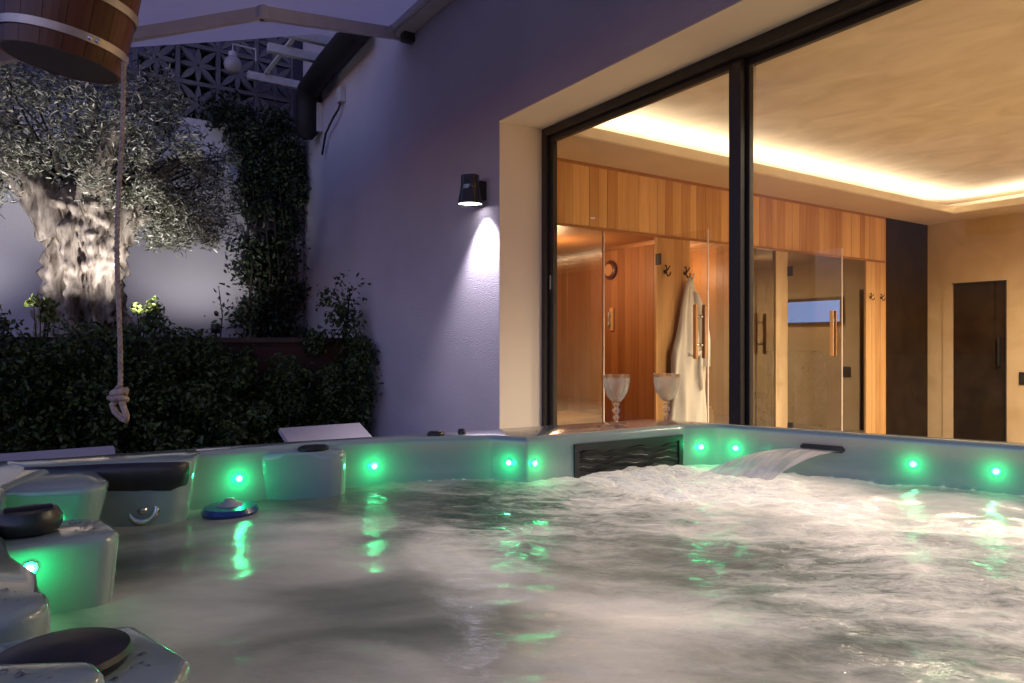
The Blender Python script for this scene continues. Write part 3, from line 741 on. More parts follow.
# ------------------------------------------------------------------ olive tree
TRX, TRY = -7.42, .23
ot = thing('olive_tree', 'old olive tree with gnarled uplit trunk and silvery crown', 'tree', (TRX, TRY, TZ))
def trunk_bm():
    bm = bmesh.new()
    def limb(pts, rads, seg, rough):
        pts = [Vector(p) for p in pts]; n = len(pts)
        ring = []
        P = []; RD = []
        sub = 14
        for i in range(n - 1):
            for k in range(sub):
                t = k / sub; P.append(pts[i].lerp(pts[i + 1], t)); RD.append(rads[i] * (1 - t) + rads[i + 1] * t)
        P.append(pts[-1]); RD.append(rads[-1])
        for i, p in enumerate(P):
            d = (P[min(i + 1, len(P) - 1)] - P[max(i - 1, 0)]).normalized()
            u = d.cross(Vector((0, 1, .01))).normalized(); v = d.cross(u)
            rr = []
            for k in range(seg):
                a = 2 * math.pi * k / seg
                dirv = u * math.cos(a) + v * math.sin(a); q = p + dirv * RD[i]
                tw = Vector((math.cos(a + p.z * .5), math.sin(a + p.z * .5), 0))
                e = noise.noise(tw * 2.6 + Vector((0, 0, p.z * 1.1))) * .26 + (1 - abs(noise.noise(tw * 5 + Vector((3, 1, p.z * 1.8))))) * .2 - .16 + noise.noise(q * 13) * .12 + noise.noise(Vector((q.x * 34, q.y * 34, q.z * 16))) * .07 - max(0, noise.noise(Vector((q.x * 6, q.y * 6, q.z * 3.2)) + Vector((7, 2, 1))) - .18) * .9
                rr.append(bm.verts.new(q + dirv * RD[i] * e * rough))
            ring.append(rr)
        for a, b in zip(ring, ring[1:]):
            for k in range(seg): bm.faces.new((a[k], a[(k + 1) % seg], b[(k + 1) % seg], b[k]))
        bm.faces.new(ring[-1])
    limb([(0, 0, -.1), (0, -.02, .2), (.0, .0, .55), (.0, .02, .9), (0, .04, 1.2), (0, .04, 1.36)], [.40, .33, .28, .285, .30, .2], 120, 1.5)
    limb([(.02, -.16, .95), (.05, -.34, 1.3), (.0, -.62, 1.6), (.05, -.95, 1.85), (.0, -1.2, 2.1)], [.20, .15, .10, .06, .03], 20, .8)
    limb([(.05, .18, .95), (.08, .36, 1.3), (.02, .55, 1.55), (.1, .75, 1.7), (.1, .95, 1.8)], [.20, .15, .10, .06, .03], 20, .8)
    limb([(-.05, .02, 1.2), (-.12, .0, 1.6), (-.15, .1, 2.0), (-.1, .0, 2.4)], [.2, .13, .08, .03], 20, .8)
    limb([(.1, .04, 1.15), (.3, .1, 1.5), (.45, .2, 1.8), (.5, .3, 2.2)], [.16, .1, .06, .025], 18, .8)
    limb([(.0, .2, 1.0), (.15, .5, 1.15), (.2, .85, 1.18), (.2, 1.15, 1.1)], [.08, .05, .03, .015], 14, .8)
    return bm
obj('trunk', trunk_bm(), M['bark'], ot, True)
ctr, rad = [], []
for k in range(150):
    while True:
        p = RNG.uniform(-1, 1, size=3)
        if .15 < np.linalg.norm(p) < 1: break
    c = np.array((p[0] * .95, -.08 + p[1] * 1.42, 1.78 + p[2] * .78))
    if c[1] > .75 and c[2] > 1.9: c[1] -= .35
    if c[2] < 1.28 and abs(c[1] - .05) < .55: c[2] += .35
    if c[2] < 1.25 and c[1] < -.2: c[2] += .25
    ctr.append(c); rad.append(RNG.uniform(.10, .28))
for k in range(34):
    ctr.append(np.array((RNG.uniform(-.2, .5), RNG.uniform(.45, 1.15), RNG.uniform(.95, 1.35)))); rad.append(RNG.uniform(.10, .2))
P = clumps(ctr, rad, 200)
P = P[P[:, 2] > .78]
D = RNG.normal(size=P.shape); D[:, 2] = D[:, 2] * .7 - .1
leaves('crown', P, D, .054, .0125, M['olive'], ot)
bm = bmesh.new()
for c in [q for q in ctr[::2] if q[2] > 1.1]:
    base = np.array((c[0] * .35, c[1] * .4, 1.45)); mid = (base + c) / 2 + RNG.normal(size=3) * .08
    tube(bm, [base, mid, c, c + RNG.normal(size=3) * .15], [.014, .010, .006, .003], 5)
obj('twigs', bm, M['twig'], ot, True)
for x, y, tx, e in ((-6.72, -.34, -7.42, 84), (-6.72, .66, -7.4, 90), (-7.2, -1.0, -8.4, 45), (-7.2, 1.3, -8.4, 38)):
    f = thing('garden_spotlight', {-.34: 'low black garden spotlight aimed at the olive trunk from the tub side', .66: 'low black garden spotlight under the right of the olive crown', -1.0: 'small black garden spotlight washing the wall behind the olive', 1.3: 'small black garden spotlight near the climber washing the pale wall'}[y], 'spotlight', (x, y, TZ), 'garden spotlights')
    obj('lamp_head', lathe([(.03, .06), (.04, .06), (.045, .15), (.038, .15), (.03, .08)], 16, cap=False), M['black'], f, True)
    obj('spike', lathe([(.004, -.08), (.012, 0), (.012, .06)], 8), M['black'], f)
    s = light('garden_beam', 'SPOT', (x, y, TZ + .17), e, (1, .95, .93), spot_size=R(100), spot_blend=.8, shadow_soft_size=.04)
    aim(s, (tx, .15 if abs(y) < .7 else y, 1.95 if abs(y) < .7 else 1.35))

# ------------------------------------------------------------------ hedge, shrubs and climber
def bush(label, y0, y1, x0, x1, z0, z1, n=34, per=170, name='hedge_bush', m=None, ln=.045, wd=.024, group='dark shrubs along the retaining wall', ztaper=.0):
    t = thing(name, label, 'shrub', ((x0 + x1) / 2, (y0 + y1) / 2, z0), group)
    C, Rr = [], []
    for k in range(n):
        u, v, w = RNG.uniform(0, 1, 3); s = 1 - ztaper * w
        C.append(((u - .5) * (x1 - x0) * s, (v - .5) * (y1 - y0) * s, w * (z1 - z0) * (1 - .25 * abs(v - .5)) - .02)); Rr.append(RNG.uniform(.10, .2))
    P = clumps(C, Rr, per); D = RNG.normal(size=P.shape); D[:, 2] += .2
    leaves('foliage', P, D, ln, wd, m or M['hedge'], t)
    bm = bmesh.new()
    for k in range(9):
        c = C[k * 3 % len(C)]; tube(bm, [(c[0] * .3, c[1] * .5, -.02), (c[0] * .6, c[1] * .8, c[2] * .5), c], [.014, .01, .004], 5)
    obj('stems', bm, M['twig'], t, True)
    return t
bush('low dark shrub spilling in front of the brick planter', 1.42, 2.05, -6.40, -5.95, GROUND, -.16, n=44, per=130)
labs = ['dark leafy shrub below the left of the olive trunk', 'dense dark shrub straight under the olive trunk', 'dark shrub behind the knotted rope end', 'dark shrub with a rounded top right of the rope', 'low dark shrub beside the bare brick']
for k, lab in enumerate(labs):
    y = -.95 + k * .52
    bush(lab, y - .34, y + .30, -6.42, -5.75, GROUND, .12 + (.06, .10, .05, .08, -.02)[k], n=60, per=150)
bush('dark upright shrub growing in the corner by the house wall', 1.95, 2.42, -6.40, -5.95, GROUND, .18, n=44, per=130)
bush('thin airy shrub reaching up the house wall in the corner', 2.05, 2.42, -6.5, -6.15, .0, .62, n=12, per=50, name='airy_shrub', ztaper=.5, ln=.05)
for (lab, y, x, h) in (('tall thin weed in front of the pale garden wall', 1.30, -7.0, .55), ('thin leafy weed next to the climber', 1.55, -6.9, .32)):
    t = thing('garden_weed', lab, 'weed', (x, y, TZ - .05), 'weeds on the terrace')
    bm = bmesh.new(); tube(bm, [(0, 0, 0), (.02, .02, h * .5), (0, -.01, h)], [.008, .006, .003], 6); obj('stem', bm, M['twig'], t)
    P = np.array([(0.02, .0, h * (i / 40)) for i in range(10, 41)]) + RNG.normal(size=(31, 3)) * .05
    leaves('foliage', P, RNG.normal(size=(31, 3)), .06, .026, M['hedge'], t)
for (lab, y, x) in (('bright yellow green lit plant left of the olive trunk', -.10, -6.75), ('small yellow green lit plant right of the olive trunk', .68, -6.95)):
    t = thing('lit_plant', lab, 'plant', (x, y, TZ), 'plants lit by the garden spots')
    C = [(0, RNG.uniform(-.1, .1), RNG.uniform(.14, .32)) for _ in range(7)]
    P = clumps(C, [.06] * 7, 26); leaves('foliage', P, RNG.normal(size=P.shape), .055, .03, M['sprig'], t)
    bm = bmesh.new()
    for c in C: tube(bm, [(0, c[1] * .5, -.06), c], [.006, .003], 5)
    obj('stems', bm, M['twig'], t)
bush('dark bushy tree top rising behind the pierced screen', .9, 2.3, -9.6, -8.95, 2.3, 3.55, n=60, per=110, name='neighbour_tree', m=M['climber'], ln=.08, wd=.035, group='trees beyond the garden wall')
cl = thing('climbing_plant', 'dark climbing plant covering the corner of the garden wall', 'climber', (-8.15, 2.1, TZ))
C, Rr = [], []
for k in range(150):
    z = RNG.uniform(0, 2.62) if k % 4 else RNG.uniform(1.7, 2.62); w = .36 if z < 1.9 else .36 + (z - 1.9) * .38
    w *= .72 + .45 * math.sin(z * 4.1 + 1) ** 2
    C.append((RNG.uniform(-.2, .02), RNG.uniform(-w, .28), z)); Rr.append(RNG.uniform(.09, .2))
P = clumps(C, Rr, 92); P += RNG.normal(size=P.shape) * .035; D = RNG.normal(size=P.shape); D[:, 2] -= .3
leaves('foliage', P, D, .06, .03, M['climber'], cl)
bm = bmesh.new()
for k in range(6):
    y = -.3 + k * .1; tube(bm, [(0, y, 0), (.02, y + .05, .8), (-.02, y - .03, 1.7), (0, y - .1, 2.6)], [.018, .014, .01, .005], 6)
obj('stems', bm, M['twig'], cl, True)

# ------------------------------------------------------------------ loungers
def lounger(label, yc, tilt=17):
    t = thing('sun_lounger', label, 'sun lounger', (-4.3, yc, GROUND), 'sun loungers between tub and hedge')
    bm = bmesh.new(); box(bm, 0, 1.25, -.30, .30, .30, .335); bmesh.ops.bevel(bm, geom=bm.edges[:], offset=.006, segments=2, affect='EDGES'); obj('seat', bm, M['slab'], t)
    bm = bmesh.new(); mt = Matrix.Translation((0, 0, .32)) @ Matrix.Rotation(R(tilt), 4, 'Y')
    box(bm, -.72, -.004, -.30, .30, 0, .035, mt); bmesh.ops.bevel(bm, geom=bm.edges[:], offset=.006, segments=2, affect='EDGES'); obj('backrest', bm, M['slab'], t)
    bm = bmesh.new(); box(bm, -.32, -.08, -.16, .18, .036, .075, mt); bmesh.ops.bevel(bm, geom=bm.edges[:], offset=.012, segments=3, affect='EDGES'); obj('cushion', bm, M['slab'], t, True)
    for x in (.02, 1.2):
        for y in (-.27, .27): obj('leg', boxes((x - .02, x + .02, y - .02, y + .02, 0, .299)), M['steel'], t)
    for y in (-.27, .27):
        bm = bmesh.new(); bar(bm, (-.45, y, .46), (-.35, y, 0.01), .03, .03); obj('leg', bm, M['steel'], t)
    return t
lounger('pale sun lounger with raised back standing near the house wall', 1.61)
lounger('pale sun lounger beside the tub under the hanging bucket', .01, 13.5)

# ------------------------------------------------------------------ bucket and rope
fwd = Vector((-math.sin(HEAD), math.cos(HEAD), 0)); rgt = Vector((math.cos(HEAD), math.sin(HEAD), 0))
bk = thing('wooden_bucket', 'dark stained wooden bucket with metal hoops hanging above the tub', 'bucket', (-2.385, .015, .80))
bk.rotation_euler = Matrix.Rotation(R(9), 4, fwd).to_euler()
r0, r1, bh = .152, .174, .40; nst = 18
bm = bmesh.new()
for k in range(nst):
    vs = []
    for z in (0, bh * .25, bh * .5, bh * .75, bh):
        rr = r0 + (r1 - r0) * z / bh + .006 * math.sin(math.pi * z / bh)
        for d in (0, -.018):
            for q in range(4):
                a = 2 * math.pi * (k + .012 + q / 3 * .976) / nst
                vs.append(bm.verts.new(((rr + d * (.45 if z == 0 else 1)) * math.cos(a), (rr + d * (.45 if z == 0 else 1)) * math.sin(a), z)))
    for j in range(4):
        o_ = j * 8
        for q in range(3):
            bm.faces.new((vs[o_ + q], vs[o_ + q + 1], vs[o_ + 8 + q + 1], vs[o_ + 8 + q])); bm.faces.new((vs[o_ + 4 + q], vs[o_ + 12 + q], vs[o_ + 12 + q + 1], vs[o_ + 4 + q + 1]))
        bm.faces.new((vs[o_], vs[o_ + 8], vs[o_ + 12], vs[o_ + 4])); bm.faces.new((vs[o_ + 3], vs[o_ + 7], vs[o_ + 15], vs[o_ + 11]))
    for q in range(3):
        bm.faces.new((vs[q], vs[4 + q], vs[5 + q], vs[1 + q])); bm.faces.new((vs[32 + q], vs[33 + q], vs[37 + q], vs[36 + q]))
obj('staves', bm, M['stave'], bk)
bm = lathe([(0, .001), (.143, .001), (.130, .02), (0, .02)], 36, cap=False)
obj('bottom_board', bm, mat('dark_board_wood', (.035, .012, .006), (.02, .008, .004), rough=.5), bk)  # bottom board is darker than the staves
for z in (.055, .175, .32):
    f = lambda zz: r0 + (r1 - r0) * zz / bh + .006 * math.sin(math.pi * zz / bh) + .002
    hp = obj('hoop', lathe([(f(z - .011), z - .011), (f(z - .011) + .003, z - .011), (f(z + .011) + .003, z + .011), (f(z + .011), z + .011)], 72, cap=False), M['hoop'], bk, True, 50)
    for da in (-.06, .06):
        a = R(25) + da
        obj('rivet', lathe([(.0, .006), (.005, .005), (.007, 0)], 10, cap=False, mtx=Matrix.Translation(((f(z) + .003) * math.cos(a), (f(z) + .003) * math.sin(a), z)) @ Matrix.Rotation(a, 4, 'Z') @ Matrix.Rotation(R(90), 4, 'Y')), M['chrome'], hp, True)
bm = bmesh.new(); tube(bm, [(.19 * math.cos(a), 0, bh - .02 + .2 * math.sin(a)) for a in [math.pi * k / 16 for k in range(17)]], .008, 8); obj('bail_handle', bm, M['frame'], bk, True)
bm = bmesh.new(); tube(bm, [(-2.33, .036, 1.42), (-2.33, -.08, 1.73)], .014, 8)
rk = thing('bucket_hanger', 'short dark rod holding the wooden bucket under the awning', 'hanger', (-2.33, .036, 1.42))
rel(obj('rod', bm, M['frame']), rk)
rel(obj('cross_tube', boxes((-2.36, -2.30, -.30, -.06, 1.71, 1.745), bevel=.005), M['frame']), rk)
rp = thing('pull_rope', 'pale jute pull rope with a knotted loop hanging from the bucket', 'rope', (-2.29, .159, .76))
A = Vector((-2.275, .165, .80)); Bm = Vector((-2.30, .145, .30)); Cc = Vector((-2.292, .156, -.13))
pts = []
for k in range(40):
    t = k / 39; p = A * (1 - t) ** 2 + Bm * 2 * t * (1 - t) + Cc * t * t; pts.append(p + rgt * (.004 * math.sin(t * 9)))
def twisted(pts, r, strands=3, pitch=.05):
    bm = bmesh.new()
    for s in range(strands):
        q = []; l = 0
        fine = []
        for i in range(len(pts) - 1):
            for k in range(5): fine.append(pts[i].lerp(pts[i + 1], k / 5))
        fine.append(pts[-1])
        for i, p in enumerate(fine):
            d = (fine[min(i + 1, len(fine) - 1)] - fine[max(i - 1, 0)]).normalized()
            u = d.cross(fwd).normalized(); v = d.cross(u)
            if i: l += (p - fine[i - 1]).length
            a = 2 * math.pi * (l / pitch + s / strands)
            q.append(p + (u * math.cos(a) + v * math.sin(a)) * r * .5)
        tube(bm, q, r * .58, 7)
    return bm
rel(obj('rope_line', twisted(pts, .0068), M['rope'], None, True), rp)
k0 = Cc
kn = [k0 + rgt * x + fwd * y + Vector((0, 0, z)) for x, y, z in ((0, 0, .0), (-.012, .012, -.008), (-.016, -.008, -.018), (.006, -.016, -.016), (.018, .0, -.01), (.008, .014, -.022), (-.014, .01, -.03), (-.012, -.012, -.034), (.012, -.012, -.03), (.014, .008, -.036), (-.004, .006, -.045))]
rel(obj('knot', tube(bmesh.new(), kn, .0095, 8), M['rope'], None, True), rp)
lp = [k0 + rgt * x + fwd * y + Vector((0, 0, z)) for x, y, z in ((-.006, 0, -.04), (-.022, 0, -.052), (-.016, .003, -.072), (.004, .003, -.092), (.018, 0, -.098), (.022, -.004, -.084), (.014, -.005, -.06), (.006, -.003, -.04))]
rel(obj('loop', tube(bmesh.new(), lp, .0085, 8), M['rope'], None, True), rp)
rel(obj('tail', tube(bmesh.new(), [k0 + rgt * x + Vector((0, 0, z)) for x, z in ((-.005, -.03), (-.022, -.03), (-.034, -.034))], [.0085, .0085, .007], 8), M['rope'], None, True), rp)

# ------------------------------------------------------------------ hot tub
RIM, WZ = -.27, -.402
ht = thing('hot_tub', 'grey acrylic hot tub with green lights, full of bubbling water', 'hot tub', (-.7, 1.0, GROUND))
inner = fillet([(-1.83, .30, .05), (-1.838, .55, .2), (-1.805, .80, .3), (-1.70, 1.045, .035), (-1.606, 1.105, .014), (-1.574, 1.70, .09), (-1.53, 1.812, .05), (-1.345, 1.883, 0),
                (-1.16, 1.953, 0), (-.777, 2.10, .3), (-.3, 2.24, .3), (.1, 2.28, .3), (.40, 2.15, .2), (.56, 1.8, .3), (.60, 1.0, .5), (.58, .2, .3), (.4, -.08, .15),
                (-.5, -.08, 0), (-1.2, -.07, 0), (-1.60, -.075, .08), (-1.76, -.02, .08), (-1.825, .10, .05)])
inner = resample(inner, .02)
outer = fillet([(-1.98, -.24, .12), (-1.94, .0, 0), (-1.905, .55, .3), (-1.835, 1.1, .5), (-1.775, 1.74, .09), (-.81, 2.175, .4), (-.3, 2.33, .3), (.15, 2.37, .3), (.5, 2.24, .2), (.66, 1.85, .3), (.70, 1.0, .5), (.68, .1, .3), (.5, -.24, .15)])
outer = resample(outer, .04)
bm = bmesh.new()
def ring(pts, z): return [bm.verts.new((p.x, p.y, z)) for p in pts]
def loft(a, b):
    n = len(a)
    for i in range(n): bm.faces.new((a[i], a[(i + 1) % n], b[(i + 1) % n], b[i]))
rr = .016; rings = []
for k in range(6):
    a = math.pi / 2 * k / 5
    rings.append(ring(offset(inner, -rr + rr * math.sin(a)), RIM - rr + rr * math.cos(a)))
rings.append(ring(offset(inner, .004), WZ - .05)); rings.append(ring(offset(inner, .03), WZ - .42))
for a, b in zip(rings, rings[1:]): loft(a, b)
bm.faces.new(rings[-1])
orings = []
for k in range(6):
    a = math.pi / 2 * k / 5
    orings.append(ring(offset(outer, rr - rr * math.sin(a)), RIM - rr + rr * math.cos(a)))
orings.append(ring(outer, RIM - .06)); orings.append(ring(offset(outer, .02), RIM - .062))
for a, b in zip(orings, orings[1:]): loft(a, b)
ed = []
for rg in (rings[0], orings[0]):
    for i in range(len(rg)): ed.append(bm.edges.get((rg[i], rg[(i + 1) % len(rg)])))
bmesh.ops.triangle_fill(bm, use_beauty=True, use_dissolve=False, edges=ed)
sh = rel(obj('shell', bm, M['acrylic'], None, True, 35), ht)
bm = bmesh.new(); c0 = offset(outer, .025)
a = ring(c0, RIM - .062); b = ring(c0, GROUND); loft(a, b); rel(obj('cabinet', bm, M['cabinet']), ht)

acr = M['acrylic']
def pod(name, poly, z1, z0=-.62, bevel=.014, lean=0, ctr=None, seg=4):
    return rel(obj(name, prism(poly, z0, z1, bevel, seg, lean, ctr), acr, None, True, 60), ht)
# bulge that carries the long pillow, on the left wall
pod('headrest_mount', [(-1.93, -.10), (-1.79, -.045), (-1.755, .06), (-1.715, .17), (-1.71, .235), (-1.735, .272), (-1.80, .29), (-1.88, .30)], RIM + .003, bevel=.012, lean=.25, ctr=(-1.86, .1))
bmP = bmesh.new(); path = [(-1.80, -.055), (-1.772, .01), (-1.742, .08), (-1.718, .15), (-1.700, .215), (-1.706, .250)]
hgt = [(.0, .006), (.0, .04), (.002, .068), (.002, .078), (.0, .074), (-.004, .056)]
rowsP = []
for i, ((x, y), (u0, dn)) in enumerate(zip(path, hgt)):
    th = [.008, .022, .026, .026, .024, .012][i]; row = []
    for k in range(9):
        a = math.pi * k / 8; f = k / 8
        z = RIM + .004 + u0 - dn * f
        row.append(bmP.verts.new((x + th * math.sin(a) ** .6 + .004 - .03 * f * dn / .066, y + .2 * th * math.sin(a), z)))
    rowsP.append(row)
for a, b in zip(rowsP, rowsP[1:]):
    for k in range(8): bmP.faces.new((a[k], a[k + 1], b[k + 1], b[k]))
for rw_ in (rowsP[0], rowsP[-1]): bmP.faces.new(rw_)
bmesh.ops.subdivide_edges(bmP, edges=bmP.edges[:], cuts=1, use_grid_fill=True, smooth=.6)
tag(rel(obj('pillow', bmP, M['rubber'], None, True), ht), 'long black leaf shaped pillow on the left wall')
def jet(loc, ax, r=.03):
    q = Vector(ax).to_track_quat('Z', 'Y').to_matrix().to_4x4(); q.translation = loc
    j = rel(obj('water_jet', lathe([(r, 0), (r * 1.05, .006), (r * .8, .012), (r * .6, .004), (r * .3, .002), (r * .3, .014), (0, .016)], 24, cap=False, mtx=q), M['chrome'], None, True), ht)
    return j
jet((-1.74, .165, -.375), (1, -.35, .3), .032)
# control pod on the left wall
pod('control_pod', [(-1.90, .38), (-1.838, .43), (-1.805, .49), (-1.772, .55), (-1.752, .605), (-1.765, .645), (-1.82, .655), (-1.90, .655)], RIM - .014, bevel=.022, lean=.15, ctr=(-1.87, .6))
def knob(loc, r, h, label=None, oval=1.0):
    mt = Matrix.Translation(loc) @ Matrix.Diagonal((1, oval, 1, 1))
    k = rel(obj('control_knob', lathe([(r * .9, 0), (r, h * .3), (r, h * .6), (r * .86, h * .95), (r * .55, h), (0, h * .92)], 32, cap=False, mtx=mt), M['black'], None, True, 45), ht)
    bm = boxes((-r * .12, r * .12, -r * .7 * oval, r * .7 * oval, h * .9, h * 1.12), bevel=.002)
    for v in bm.verts: v.co += Vector(loc)
    g_ = rel(obj('grip', bm, M['black']), ht); g_.parent = k; g_.matrix_parent_inverse = Matrix.Translation(-Vector(ht.location)) if False else Matrix.Identity(4)
    if label: k['label'] = label
    return k
knob((-1.805, .565, RIM - .0145), .034, .012, 'flat oval black knob on the left wall', 1.2)
# dividers along the near side
pod('armrest', [(-1.95, -.2), (-1.60, -.22), (-1.575, -.06), (-1.545, .05), (-1.565, .085), (-1.62, .095), (-1.82, .06), (-1.95, .05)], RIM - .008, bevel=.014, lean=.35, ctr=(-1.72, -.12))
pod('armrest', [(-1.39, -.2), (-1.37, .04), (-1.34, .075), (-1.245, .088), (-1.215, .07), (-1.215, -.2)], RIM - .024, bevel=.016, lean=.16, ctr=(-1.215, -.10))
knob((-1.303, -.034, RIM - .021), .045, .034, 'black diverter knob with grip on the near divider')
pod('armrest', [(-1.205, -.2), (-1.205, -.058), (-1.06, -.046), (-.963, -.033), (-.90, -.004), (-.855, -.004), (-.835, -.03), (-.83, -.2)], RIM + .003, bevel=.015)
pod('armrest', [(-.82, -.2), (-.815, .0), (-.79, .07), (-.675, .105), (-.64, .09), (-.60, .02), (-.585, -.2)], RIM - .012, bevel=.012, lean=.2, ctr=(-.68, -.1))
kb = lathe([(.050, 0), (.054, .008), (.052, .013), (.042, .017), (.025, .020), (.0, .021)], 40, cap=False, mtx=Matrix.Translation((-.715, .005, RIM - .011)))
tag(rel(obj('filter_lid', kb, M['black'], None, True, 40), ht), 'large round black lid on the near rim')
pod('rim_lip', [(-.665, -.2), (-.648, -.05), (-.605, .026), (-.575, .032), (-.54, -.02), (-.51, -.2)], RIM + .034, bevel=.01)
# grille on the ledge front
gA, gB = Vector((-1.597, 1.265)), Vector((-1.5745, 1.690)); gd = (gB - gA).normalized(); gn = Vector((gd.y, -gd.x))
gr_root = bmesh.new()
def gbox(bm, s0, s1, d0, d1, z0, z1):
    vs = box(bm, s0, s1, d0, d1, z0, z1)
    for v in vs:
        s, d, z = v.co; q = gA + gd * s + gn * d; v.co = (q.x, q.y, z)
LG = (gB - gA).length
gbox(gr_root, 0, LG, -.02, .008, -.317, -.300); gbox(gr_root, 0, .016, -.02, .008, -.44, -.3172); gbox(gr_root, LG - .016, LG, -.02, .008, -.44, -.3172); gbox(gr_root, .0162, LG - .0162, -.02, .003, -.44, -.3174)
gf = rel(obj('filter_grille', gr_root, M['black']), ht)
bm = bmesh.new()
for k in range(5):
    n = 26; rowa = []
    for i in range(n + 1):
        s = .018 + (LG - .036) * i / n; z = -.333 - k * .021 + .004 * math.sin(i * .55 + k * 1.3) + .002 * math.sin(i * 1.7)
        rowa.append([])
        for d, dz in ((.002, .010), (.0055 + .0015 * math.sin(i * .9 + k), .004), (.005, -.007), (.002, -.008)):
            q = gA + gd * s + gn * d; rowa[-1].append(bm.verts.new((q.x, q.y, z + dz)))
    for a, b in zip(rowa, rowa[1:]):
        for j in range(4): bm.faces.new((a[j], a[(j + 1) % 4], b[(j + 1) % 4], b[j]))
sl = rel(obj('louvres', bm, mat('wet_black', (.004, .004, .004), (.008, .008, .008), rough=.38, spec=.3), None, True), ht); sl.parent = gf; sl.matrix_parent_inverse = Matrix.Identity(4)
# spout on the right wall
wd_ = Vector((.934, .357)).normalized(); wn_ = Vector((wd_.y, -wd_.x))
def wallp(x): return Vector((x, 1.883 + (x + 1.345) * .3784))
sA, sB = wallp(-1.285), wallp(-1.178); 
bm = bmesh.new()
vs = box(bm, -.004, (sB - sA).length + .004, -.012, .014, -.330, -.310)
for v in vs:
    s, d, z = v.co; q = sA + wd_ * s + wn_ * d; v.co = (q.x, q.y, z)
bmesh.ops.bevel(bm, geom=bm.edges[:], offset=.005, segments=2, affect='EDGES')
rel(obj('spout', bm, M['black'], None, False), ht)
# LEDs
def led(loc, n):
    n = Vector((n[0], n[1], 0)).normalized(); q = n.to_track_quat('Z', 'Y').to_matrix().to_4x4(); q.translation = Vector(loc)
    o = rel(obj('green_light', lathe([(.0085, .0), (.0085, .004), (.006, .006), (.0045, .005)], 20, cap=False, mtx=q), M['led'], None, True), ht)
    c = obj('light_core', lathe([(.0, .0062), (.0045, .0058), (.0045, .002)], 14, cap=False, mtx=q), M['ledcore'], None, True); c.parent = o
    z = obj('bezel', lathe([(.0087, 0), (.0087, .005), (.0105, .004), (.0115, 0)], 20, cap=False, mtx=q), M['chrome'], None, True); z.parent = o
    light('green_glow', 'POINT', Vector(loc) + n * .028, LEDW * (1.5 if loc[0] < -1.7 else 1), (.0, 1.0, .28), shadow_soft_size=.006)
LEDW = .15
for lx, ly, nx, ny in ((-1.832, .385, 1, 0), (-1.810, .735, .96, -.2), (-1.650, 1.076, .54, -.84), (-1.6045, 1.13, 1, -.05), (-1.553, 1.757, .9, -.5), (-1.475, 1.834, .36, -.93), (-1.010, 2.011, .36, -.93), (-.832, 2.079, .36, -.93), (-1.46, -.07, .02, 1), (-1.2135, -.03, 1, 0)):
    led((lx, ly, -.343 if ly > 0 else (-.385 if lx < -1.3 else -.325)), (nx, ny))
for loc in ((-1.80, 1.08, RIM + .001), (-1.815, .93, RIM + .001)):
    pass

# valve caps on the rim
for k, (x, y) in enumerate(((-1.80, .92), (-1.79, 1.0))):
    o = rel(obj('valve_cap', lathe([(.024, 0), (.026, .004), (.02, .011), (.0, .012)] if k == 0 else [(.011, 0), (.012, .008), (.008, .014), (.0, .015)], 20, cap=False, mtx=Matrix.Translation((x, y, RIM - .001))), M['black'], None, True), ht)

# water drops on the wet rims
bm = bmesh.new()
def drops(poly, z, n):
    P_ = [Vector(p) for p in poly]; x0, x1 = min(p.x for p in P_), max(p.x for p in P_); y0, y1 = min(p.y for p in P_), max(p.y for p in P_)
    k = 0
    while k < n:
        x, y = random.uniform(x0, x1), random.uniform(y0, y1)
        if not inside(x, y, P_): continue
        r = random.choice((.001, .0012, .0016, .0016, .002, .0028)); k += 1
        lathe([(r, 0), (r * .92, r * .28), (r * .6, r * .5), (0, r * .58)], 9, bm, False, Matrix.Translation((x, y, z)) @ Matrix.Diagonal((1, random.uniform(.8, 1.3), 1, 1)))
drops([(-.80, -.05), (-.79, .04), (-.69, .08), (-.66, .06), (-.64, -.05)], RIM - .012, 60)
drops([(-.635, -.06), (-.60, .0), (-.57, .0), (-.54, -.06)], RIM + .034, 40)
drops([(-1.18, -.10), (-1.15, -.075), (-.96, -.06), (-.90, -.03), (-.86, -.03), (-.86, -.10)], RIM + .003, 90)
drops([(-1.36, .02), (-1.34, .05), (-1.24, .06), (-1.24, .02)], RIM - .024, 40)
drops([(-1.76, 1.15), (-1.64, 1.15), (-1.61, 1.68), (-1.73, 1.68)], RIM, 120)
drops([(-1.90, .02), (-1.83, .02), (-1.87, .5), (-1.89, .5)], RIM, 60)
m = paneglass('water_drop', (.93, .94, .94), 1.45, 2.5)
dp = rel(obj('water_drops', bm, m, None, True), ht); dp['kind'] = 'stuff'

